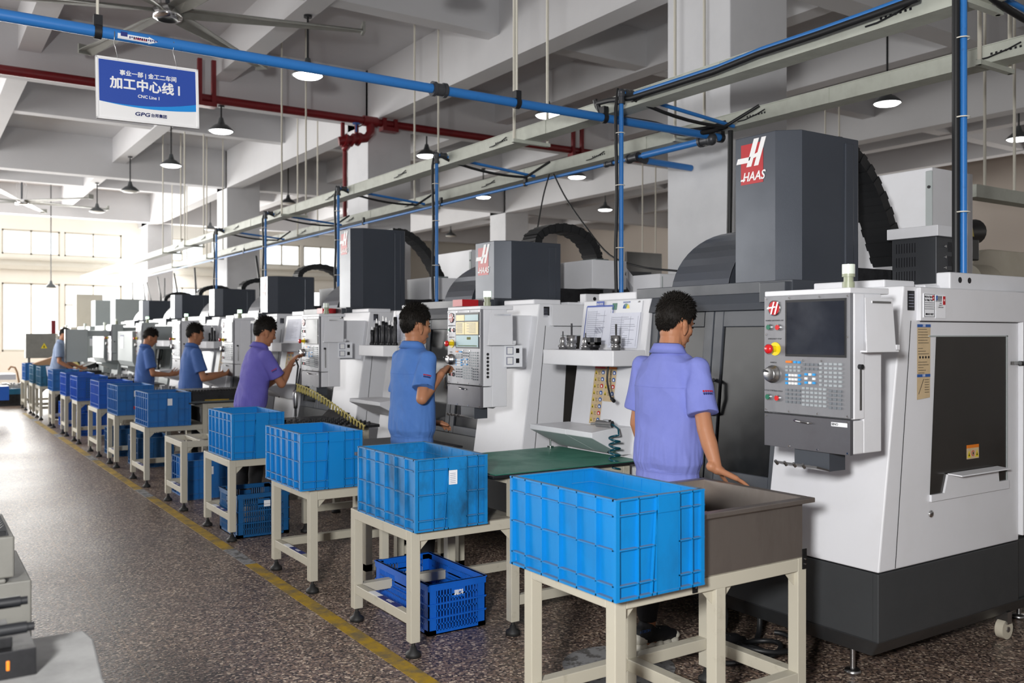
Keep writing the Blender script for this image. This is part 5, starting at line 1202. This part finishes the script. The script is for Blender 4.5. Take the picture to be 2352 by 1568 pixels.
for x, y, z in ((.05, -.07, .105), (.045, .07, .12)):
    m = MB('dark_steel'); m.lathe([(.008, 0), (.008, .02), (.014, .024), (.014, .036), (.009, .04), (.009, .05), (.019, .051), (.019, .06), (.001, .061)], c=(x, y, z), n=16); m.build('clamp_screw', t)
t = thing('spiked_cabinet', 'blurred grey cabinet with dark spikes on top at the left edge above the vise', 'cabinet', (.0, 3.38, 0))
MB('cabinet_grey').box(-.6, .345, 0, .5, .0, .72).box(-.6, .27, -.01, .5, .72, .735).build('lower_body', t, bevel=.006); MB('cabinet_grey').box(-.6, .295, .0, .45, .735, .87).build('upper_body', t, bevel=.006)
m = MB('black_plastic')
for i in range(12): m.add([(.22, .02+i*.035, .87), (.28, .02+i*.035, .87), (.27, .035+i*.035, .905), (.22, .045+i*.035, .87)], [(0, 1, 2), (1, 3, 2), (0, 2, 3)]).box(-.5, .27, .02+i*.035, .03+i*.035, .87, .885)
m.build('spikes', t)
# ================================================================ PEOPLE
def capsule(m, a, b, ra, rb, n=14):
    a, b = Vector(a), Vector(b); d = (b-a).normalized()
    pts = []; rs = []
    for k in range(5): q = -math.pi/2+math.pi/2*k/4; pts.append(a+d*ra*math.sin(q)); rs.append(max(.0004, ra*math.cos(q)))
    for k in range(1, 5): pts.append(a.lerp(b, k/5)); rs.append(ra+(rb-ra)*k/5)
    for k in range(5): q = math.pi/2*k/4; pts.append(b+d*rb*math.sin(q)); rs.append(max(.0004, rb*math.cos(q)))
    m.tube(pts, rs, n=n)
def rings(m, R_, n=28, xf=None):   # closed loft of ellipse rings (cx, cy, z, rx, ry, power)
    vs = []; 
    for cx, cy, z, rx, ry in R_:
        for k in range(n):
            a = 2*math.pi*k/n; c, s = math.cos(a), math.sin(a); p = .85
            v = Vector((cx+rx*math.copysign(abs(c)**p, c), cy+ry*math.copysign(abs(s)**p, s), z)); vs.append(xf(v) if xf else v)
    k_ = len(R_)
    fs = [(i*n+j, i*n+(j+1) % n, (i+1)*n+(j+1) % n, (i+1)*n+j) for i in range(k_-1) for j in range(n)]+[tuple(range(n))[::-1], tuple(range((k_-1)*n, k_*n))]
    m.add(vs, fs, True)
def remesh(m, name, parent, vox, smooth=3, disp=None):
    me = bpy.data.meshes.new(name); me.from_pydata(m.v, [], m.f); me.materials.append(M[m.m[0]])
    o = bpy.data.objects.new(name, me); COL.objects.link(o)
    r = o.modifiers.new('r', 'REMESH'); r.mode = 'VOXEL'; r.voxel_size = vox; r.use_smooth_shade = True
    s = o.modifiers.new('s', 'SMOOTH'); s.factor = .5; s.iterations = smooth
    bpy.context.view_layer.update(); dg = bpy.context.evaluated_depsgraph_get()
    me2 = bpy.data.meshes.new_from_object(o.evaluated_get(dg)); bpy.data.objects.remove(o); bpy.data.meshes.remove(me)
    if disp:
        co = [v.co.copy() for v in me2.vertices]; no = [v.normal.copy() for v in me2.vertices]
        for v, c, n in zip(me2.vertices, co, no): v.co = c+n*disp(c, n)
    for i, n_ in enumerate(m.m):
        if i or not me2.materials: me2.materials.append(M[n_])
    for p in me2.polygons: p.use_smooth = True
    me2.update()
    o = bpy.data.objects.new(name, me2); COL.objects.link(o)
    if parent: o.parent = parent
    return o
def hand(m, w, d, pn, curl=.5, side=1, spread=.02, s=1.0):
    """w wrist, d pointing direction, pn palm normal; five fingers, thumb from the side of the palm"""
    w = Vector(w); d = Vector(d).normalized(); pn = Vector(pn); pn = (pn-d*pn.dot(d)).normalized(); lat = d.cross(pn)*side
    L = .088*s
    for q in (-1, -.33, .33, 1): capsule(m, w+lat*q*.012, w+d*L+lat*q*.028*s, .016*s, .0125*s, 10)
    capsule(m, w-d*.03, w+d*.02, .023*s, .021*s, 12)
    for q, ln in ((-1, .85), (-.33, 1.0), (.33, .95), (1, .75)):
        p = w+d*L+lat*q*.028*s; dd = (d+lat*q*spread).normalized(); ang = curl*.45
        for seg, r0, r1 in ((.042, .0095, .0088), (.026, .0088, .0082), (.02, .0082, .0072)):
            v = (dd*math.cos(ang)+pn*math.sin(ang)).normalized(); e = p+v*seg*ln*s; capsule(m, p, e, r0*s, r1*s, 8); p = e; ang += curl*.6
    p = w+d*.03+lat*-.022*s; v = (d*.62-lat*.7+pn*.35).normalized()
    e = p+v*.045*s; capsule(m, p, e, .014*s, .011*s, 8); v2 = (v*.75+d*.4+pn*.2*curl).normalized(); f = e+v2*.032*s; capsule(m, e, f, .0105*s, .0095*s, 8); capsule(m, f, f+v2*.022*s, .0095*s, .008*s, 8)
def person(label, loc, face, shirt, P, vox=.006, hairmat='hair', seed=1, scale=1.0, strands=900, shoes=True, badge=False, cut='short'):
    t = thing('person', label, 'person', loc, face); t.scale = (scale,)*3
    lean = R(P.get('lean', 0)); hp = R(P.get('nod', 8)); hy = R(P.get('turn', 0))
    piv = Vector((0, 0, .95))
    def T(v): v = Vector(v); return piv+Matrix.Rotation(lean, 3, 'Y') @ (v-piv) if v.z > .8 else v
    def TT(v):
        v = Vector(v); q = max(0, min(1, (v.z-.85)/.2)); return piv+Matrix.Rotation(lean*q, 3, 'Y') @ (v-piv)
    nk = T((0, 0, 1.46)); Rh = Matrix.Rotation(lean*.6+hp, 3, 'Y') @ Matrix.Rotation(0, 3, 'X'); Rh = Matrix.Rotation(hy, 3, 'Z') @ Rh
    def Hd(v): return nk+Rh @ (Vector(v)-Vector((0, 0, 1.46)))
    b = MB('skin')
    # legs, torso, neck
    ft = P.get('feet', ((0, .1), (0, -.1)))
    for (fx_, fy_), sy in zip(ft, (1, -1)):
        kn = ((fx_)*.55+.03, fy_*.5+sy*.05, .49); capsule(b, (0, sy*.068, .80), kn, .06, .05); capsule(b, kn, (fx_, fy_, .09), .054, .036); capsule(b, (fx_-.03, fy_, .04), (fx_+.13, fy_, .03), .035, .028)
    rings(b, [(0, 0, .76, .07, .115), (0, 0, .95, .08, .13), (0, 0, 1.1, .085, .13), (0, 0, 1.27, .105, .155), (0, 0, 1.38, .085, .165), (-.01, 0, 1.44, .05, .08)], xf=TT)
    capsule(b, T((-.012, 0, 1.40)), Hd((-.008, 0, 1.52)), .058, .053)
    # head
    def E(c, r, rx=0):
        c = Hd(c); b.ell(c, r, 20, 14, rot=Rh @ Matrix.Rotation(rx, 3, 'Y'))
    E((-.012, 0, 1.612), (.096, .076, .092)); E((.022, 0, 1.565), (.068, .062, .08)); E((.03, 0, 1.525), (.05, .05, .05)); E((.058, 0, 1.492), (.024, .026, .02)); E((-.01, 0, 1.54), (.06, .056, .06))
    capsule(b, Hd((.082, 0, 1.598)), Hd((.101, 0, 1.562)), .008, .011, 10); capsule(b, Hd((.092, .009, 1.556)), Hd((.092, -.009, 1.556)), .008, .008, 8)
    capsule(b, Hd((.078, .03, 1.607)), Hd((.084, 0, 1.604)), .008, .007, 8); capsule(b, Hd((.078, -.03, 1.607)), Hd((.084, 0, 1.604)), .008, .007, 8)
    for sy in (1, -1):
        E((.045, sy*.038, 1.565), (.032, .022, .026)); E((-.004, sy*.079, 1.567), (.019, .007, .033), -.2); E((-.014, sy*.086, 1.578), (.015, .006, .021), -.2); E((.0, sy*.078, 1.538), (.009, .006, .012))
    capsule(b, Hd((.079, .018, 1.526)), Hd((.079, -.018, 1.526)), .0085, .0085, 8)
    # arms
    S = {}
    for nm, sy in (('L', 1), ('R', -1)):
        sh = T((0, sy*.18, 1.375)); el = Vector(P[nm][0]); wr = Vector(P[nm][1]); S[nm] = (sh, el, wr)
        capsule(b, T((0, sy*.10, 1.355)), sh-Vector((0, sy*.01, .012)), .034, .034); capsule(b, sh-Vector((0, sy*.01, .012)), el, .036, .037); capsule(b, el, el.lerp(wr, .35), .036, .037); capsule(b, el.lerp(wr, .35), wr, .037, .024)
        h = P[nm][2]; hand(b, wr, h[0], h[1], h[2], h[3] if len(h) > 3 else sy)
    body = remesh(b, 'body', t, vox, 2)
    # eyes, brows, lips
    m = MB('eye_dark')
    for sy in (1, -1): m.ell(Hd((.0805, sy*.031, 1.588)), (.005, .011, .004), 8, 6, rot=Rh)
    m.mt('hair')
    for sy in (1, -1): capsule(m, Hd((.088, sy*.018, 1.608)), Hd((.076, sy*.045, 1.609)), .0035, .0028, 6)
    m.build('eyes', t); MB('lips').ell(Hd((.0865, 0, 1.523)), (.005, .02, .006), 10, 6, rot=Rh).build('lips', t)
    # hair: cap plus clumps of strands
    rnd = random.Random(seed); h = MB(hairmat)
    cc = Vector((-.012, 0, 1.615)); rr = Vector((.099, .0795, .098))
    def hairy(p):
        x, y, z = p
        if x > .035: return z > 1.645-(.0 if abs(y) < .05 else -.0)
        if x > -.035: return z > 1.60
        if x > -.065: return z > 1.60-(.035+.03)*((-.035-x)/.03)
        return z > 1.505 if abs(y) < .05 else z > 1.515
    nn, mm = 40, 30; vs = []; ok = []
    for i in range(mm+1):
        th = math.pi*i/mm
        for k in range(nn):
            a = 2*math.pi*k/nn; p = cc+Vector((rr.x*math.sin(th)*math.cos(a), rr.y*math.sin(th)*math.sin(a), rr.z*math.cos(th)))
            if p.z < 1.58 and p.x < 0: p.x = max(p.x, -.115+(1.58-p.z)*.45); 
            ok.append(hairy(p)); q = p+Vector((0, 0, .006*noise.noise(p*40))); vs.append(Hd(q))
    fs = [(i*nn+k, (i+1)*nn+k, (i+1)*nn+(k+1) % nn, i*nn+(k+1) % nn) for i in range(mm) for k in range(nn) if ok[i*nn+k] and ok[(i+1)*nn+(k+1) % nn] and ok[(i+1)*nn+k]]
    h.add(vs, fs, True)
    i = 0
    while i < strands*1.7:
        th = math.acos(rnd.uniform(-.75, 1)); a = rnd.uniform(0, 2*math.pi); dirn = Vector((math.sin(th)*math.cos(a), math.sin(th)*math.sin(a), math.cos(th)))
        p = cc+Vector((rr.x*dirn.x, rr.y*dirn.y, rr.z*dirn.z))
        if not hairy(p): continue
        i += 1
        top = max(0, dirn.z); ln = (.015 if dirn.z < .2 else .02)+.022*top*rnd.random()+(.01 if top > .75 else 0); flow = Vector((.35*top, 0, -.9+.9*top))
        v = (dirn*(.16+.75*top)+flow+Vector((rnd.gauss(0, .16), rnd.gauss(0, .16), rnd.gauss(0, .12)))).normalized()
        p -= dirn*.006; q1 = p+v*ln*.6; q2 = p+v*ln+Vector((0, 0, -.004)); w = .0032
        _, u, w_ = basis(v); o_ = len(h.v)
        h.add([Hd(x) for x in (p+u*w, p-u*w*.5+w_*w*.8, p-u*w*.5-w_*w*.8, q1+u*w*.7, q1-u*w*.35+w_*w*.6, q1-u*w*.35-w_*w*.6, q2)], [(0, 1, 4, 3), (1, 2, 5, 4), (2, 0, 3, 5), (3, 4, 6), (4, 5, 6), (5, 3, 6)], True)
    h.build('hair', t)
    # shirt
    s = MB(shirt); fl = P.get('flare', 1.0)
    rings(s, [(0, 0, .80, .113*fl, .160*fl), (0, 0, .835, .114*fl, .161*fl), (0, 0, .86, .118*fl, .165*fl), (0, 0, .885, .114*fl, .16*fl), (0, 0, .93, .13*fl, .182*fl), (0, 0, 1.05, .126, .178), (0, 0, 1.18, .123, .178), (0, 0, 1.28, .120, .184), (0, 0, 1.355, .108, .186), (-.004, 0, 1.405, .092, .165), (-.008, 0, 1.43, .078, .12), (-.01, 0, 1.445, .066, .088), (-.012, 0, 1.462, .060, .072)], xf=TT)
    for nm, sy in (('L', 1), ('R', -1)):
        sh, el, wr = S[nm]; a = T((0, sy*.13, 1.36)); e = sh.lerp(el, P.get('sleeve', .74)); capsule(s, a, sh, .07, .059); d = (e-sh).normalized()
        pts = [sh-d*.02, sh.lerp(e, .3), sh.lerp(e, .65), e]; s.tube(pts, [.056, .062, .066, .073], n=20)
    def disp(c, n):
        z = c.z; k = .0028*noise.noise(Vector((c.x*16, c.y*16, z*5)))+.0035*noise.noise(Vector((c.x*9+c.z*5, c.y*9, z*7-c.x*6+3)))
        bl = math.exp(-((z-.95)/.09)**2)*.0065*noise.noise(Vector((math.atan2(c.y, c.x)*9, z*9, 5))) if c.x**2+c.y**2 < .07 else 0
        fold = max(0, noise.noise(Vector((c.x*7+z*7, c.y*9-z*3, z*2.5+seed)))-.08)*.020
        return k*1.4+bl*.7-fold*(1 if z > .9 else .3)
    sh_o = remesh(s, 'shirt', t, vox, 7, disp)
    from mathutils.bvhtree import BVHTree
    if vox < .007:
        bv = BVHTree.FromPolygons([v.co[:] for v in sh_o.data.vertices], [p.vertices[:] for p in sh_o.data.polygons])
        sm = MB(shirt)
        for z_, ys, fr_ in ((1.285, [q*.014-.168 for q in range(25)], (-.6, 0, 0)), (.893, [q*.012-.15 for q in range(26)], (-.6, 0, 0))):
            pts = []
            for y_ in ys:
                h_ = bv.ray_cast(Vector((-.6, y_, z_)), Vector((1, 0, 0)))
                if h_[0]: pts.append(h_[0])
            if len(pts) > 3: sm.tube(pts, .0016, n=5)
        sm.build('seam', t)
    # collar
    c = MB(shirt); n = 26
    vs = []
    for j, (hz, rr_, dx) in enumerate(((1.452, 1.02, 0), (1.488, .88, 0), (1.484, .98, 0), (1.443, 1.28, 0), (1.447, 1.14, 0))):
        for k in range(n+1):
            a = R(30)+R(300)*k/n; vs.append(T((-.010+.068*rr_*math.cos(a), .074*rr_*math.sin(a), hz-.02*max(0, math.cos(a)))))
    c.add(vs, [(j*(n+1)+k, j*(n+1)+k+1, (j+1)*(n+1)+k+1, (j+1)*(n+1)+k) for j in range(4) for k in range(n)], True)
    co = c.build('collar', t)
    so = co.modifiers.new('solid', 'SOLIDIFY'); so.thickness = .002
    # waistband buttons, yoke seam, sleeve emblem
    x = MB(shirt)
    if badge:
        sh, el, wr = S['R']; d = (el-sh).normalized(); c0 = sh+d*.13; out = Vector((-.35, -1, .1)); out = (out-d*out.dot(d)).normalized(); lat = out.cross(-d)
        for mt_, u0, u1, v0, v1 in (('red_paint', -.026, .026, .0, .008), ('sign_navy', -.022, .024, -.012, -.003)):
            x.mt(mt_)
            for k in range(5):
                a0, a1 = u0+(u1-u0)*k/5, u0+(u1-u0)*(k+.7)/5
                x.add([c0+out*(.0735-.0*abs(q))-out*(q*q*7)+lat*q-d*v for q, v in ((a0, v0), (a1, v0), (a1, v1), (a0, v1))], [(0, 1, 2, 3)])
        x.build('sleeve_emblem', t)
    # trousers
    p = MB('trousers')
    rings(p, [(0, 0, .74, .09, .14), (0, 0, .80, .096, .145), (0, 0, .92, .09, .14), (0, 0, .96, .08, .13)])
    for (fx_, fy_), sy in zip(ft, (1, -1)):
        kn = Vector((fx_*.55+.03, fy_*.5+sy*.05, .49)); capsule(p, (0, sy*.072, .84), kn, .08, .072); capsule(p, kn, (fx_, fy_, .20), .07, .052); p.cyl((fx_, fy_, .14), (fx_, fy_, .2), .045, .052, n=18)
    remesh(p, 'trousers', t, vox*1.3, 3, lambda c, n: .006*noise.noise(Vector((c.x*12, c.y*12, c.z*18))))
    if shoes:
        for (fx_, fy_) in ft:
            so = MB('shoe_black'); capsule(so, (fx_-.035, fy_, .075), (fx_+.12, fy_, .055), .047, .038); capsule(so, (fx_-.01, fy_, .07), (fx_-.005, fy_, .115), .046, .043); capsule(so, (fx_+.09, fy_, .05), (fx_+.165, fy_, .042), .04, .03)
            sh_ = remesh(so, 'shoe', t, .006, 3)
            q = MB('shoe_white'); pr = [(-.095, .0), (-.1, .04), (-.07, .06), (.0, .045), (.1, .038), (.2, .045), (.215, .02), (.2, .0)]
            for (x_, r_, z_) in ((-.055, .042, .022), (.0, .04, .02), (.05, .042, .019), (.1, .043, .018), (.15, .037, .018)): q.ell((fx_+x_, fy_, z_+.004), (.045, r_+.006, z_+.004), 16, 8)
            q.ell((fx_-.05, fy_, .06), (.05, .045, .035), 14, 8); q.ell((fx_+.175, fy_, .04), (.03, .032, .022), 14, 8)
            q.build('sole', sh_)
            if badge:
                l = MB('steel')
                for k in range(4): l.cyl((fx_+.04+k*.02, fy_-.025, .105-k*.008), (fx_+.04+k*.02, fy_+.025, .105-k*.008), .0025, n=6)
                l.build('laces', sh_)
                MB('icon_blue').text('ATBON', .02, Matrix.Translation((fx_-.055, fy_-.0475, .108)) @ face_mY(0, 0, 0), ext=.0004).build('heel_lettering', sh_)
    return t
# local frames: x forward, y left. The workers face +X (toward the machines).
def LW(loc, X, Y, z): return (X-loc[0], Y-loc[1], z)
p1 = (3.0, 3.17, 0)
person('young man in lavender shirt seen from behind, right hand resting on the steel tub', p1, 0, 'shirt_lavender',
       dict(lean=2, nod=14, turn=-3, feet=((.0, .14), (.20, -.13)), R=((-.02, -.265, 1.10), (-.02, -.335, .935), ((.75, -.35, -.40), (0, 0, -1), .15, -1)), L=((.02, .235, 1.09), (.10, .22, .88), ((.3, 0, -.95), (0, -1, 0), .5, 1))),
       vox=.0048, seed=3, strands=2600, badge=True)
p2 = (2.665, 5.14, 0)
person('man in blue shirt in profile turning the jog wheel of the second machine', p2, R(0), 'shirt_blue',
       dict(lean=2, nod=4, turn=0, feet=((0, .1), (.05, -.1)), R=((-.06, -.25, 1.14), (.13, -.16, 1.29), ((.62, .7, .27), (.6, .1, -.6), .8, -1)), L=((.03, .24, 1.08), (.2, .15, .95), ((.9, 0, -.1), (0, -.3, -.9), .6, 1))),
       vox=.006, seed=5, strands=1500, badge=True)
p3 = (2.47, 7.78, 0)
person('man in violet shirt leaning forward with both hands on the third machine panel', p3, R(0), 'shirt_violet',
       dict(lean=11, nod=10, turn=0, feet=((-.05, .1), (.0, -.12)), R=((.22, -.18, 1.12), (.40, .06, 1.30), ((.6, .5, .5), (.7, 0, -.6), .7, -1)), L=((.22, .2, 1.10), (.38, .2, 1.21), ((.6, 0, .75), (.7, -.2, -.5), .5, 1))),
       vox=.008, seed=8, strands=900, badge=True, scale=.985)
p4 = (2.64, 10.45, 0)
person('man in blue shirt with low cap of hair holding small parts at the fourth machine', p4, R(-2), 'shirt_deep',
       dict(lean=4, nod=8, turn=0, feet=((0, .1), (.0, -.12)), R=((.1, -.24, 1.08), (.36, -.12, 1.12), ((.9, .2, .2), (0, .6, .6), .8, -1)), L=((.1, .24, 1.08), (.36, .1, 1.12), ((.9, -.2, .1), (0, -.6, .6), .8, 1))),
       vox=.010, seed=11, strands=500, scale=.965)
p5 = (2.58, 12.5, 0)
person('shorter man in blue shirt looking down, second worker from the left', p5, R(-4), 'shirt_deep',
       dict(lean=3, nod=22, turn=0, feet=((0, .1), (.0, -.12)), R=((.08, -.23, 1.08), (.33, -.08, 1.06), ((.9, .1, .1), (0, .6, .6), .8, -1)), L=((.08, .23, 1.08), (.33, .08, 1.06), ((.9, -.1, .1), (0, -.6, .6), .8, 1))),
       vox=.011, seed=13, strands=400, scale=.945)
p6 = (2.25, gY(133, 2.25), 0)
person('far worker in pale blue shirt half hidden by a grey machine door at the left', p6, R(-20), 'shirt_pale',
       dict(lean=8, nod=18, turn=0, feet=((0, .1), (.0, -.12)), R=((.08, -.25, 1.08), (.3, -.2, .95), ((.8, 0, -.4), (0, .6, .6), .6, -1)), L=((.08, .25, 1.08), (.3, .2, .98), ((.8, 0, -.3), (0, -.6, .6), .6, 1))),
       vox=.012, seed=17, strands=300, scale=.97)
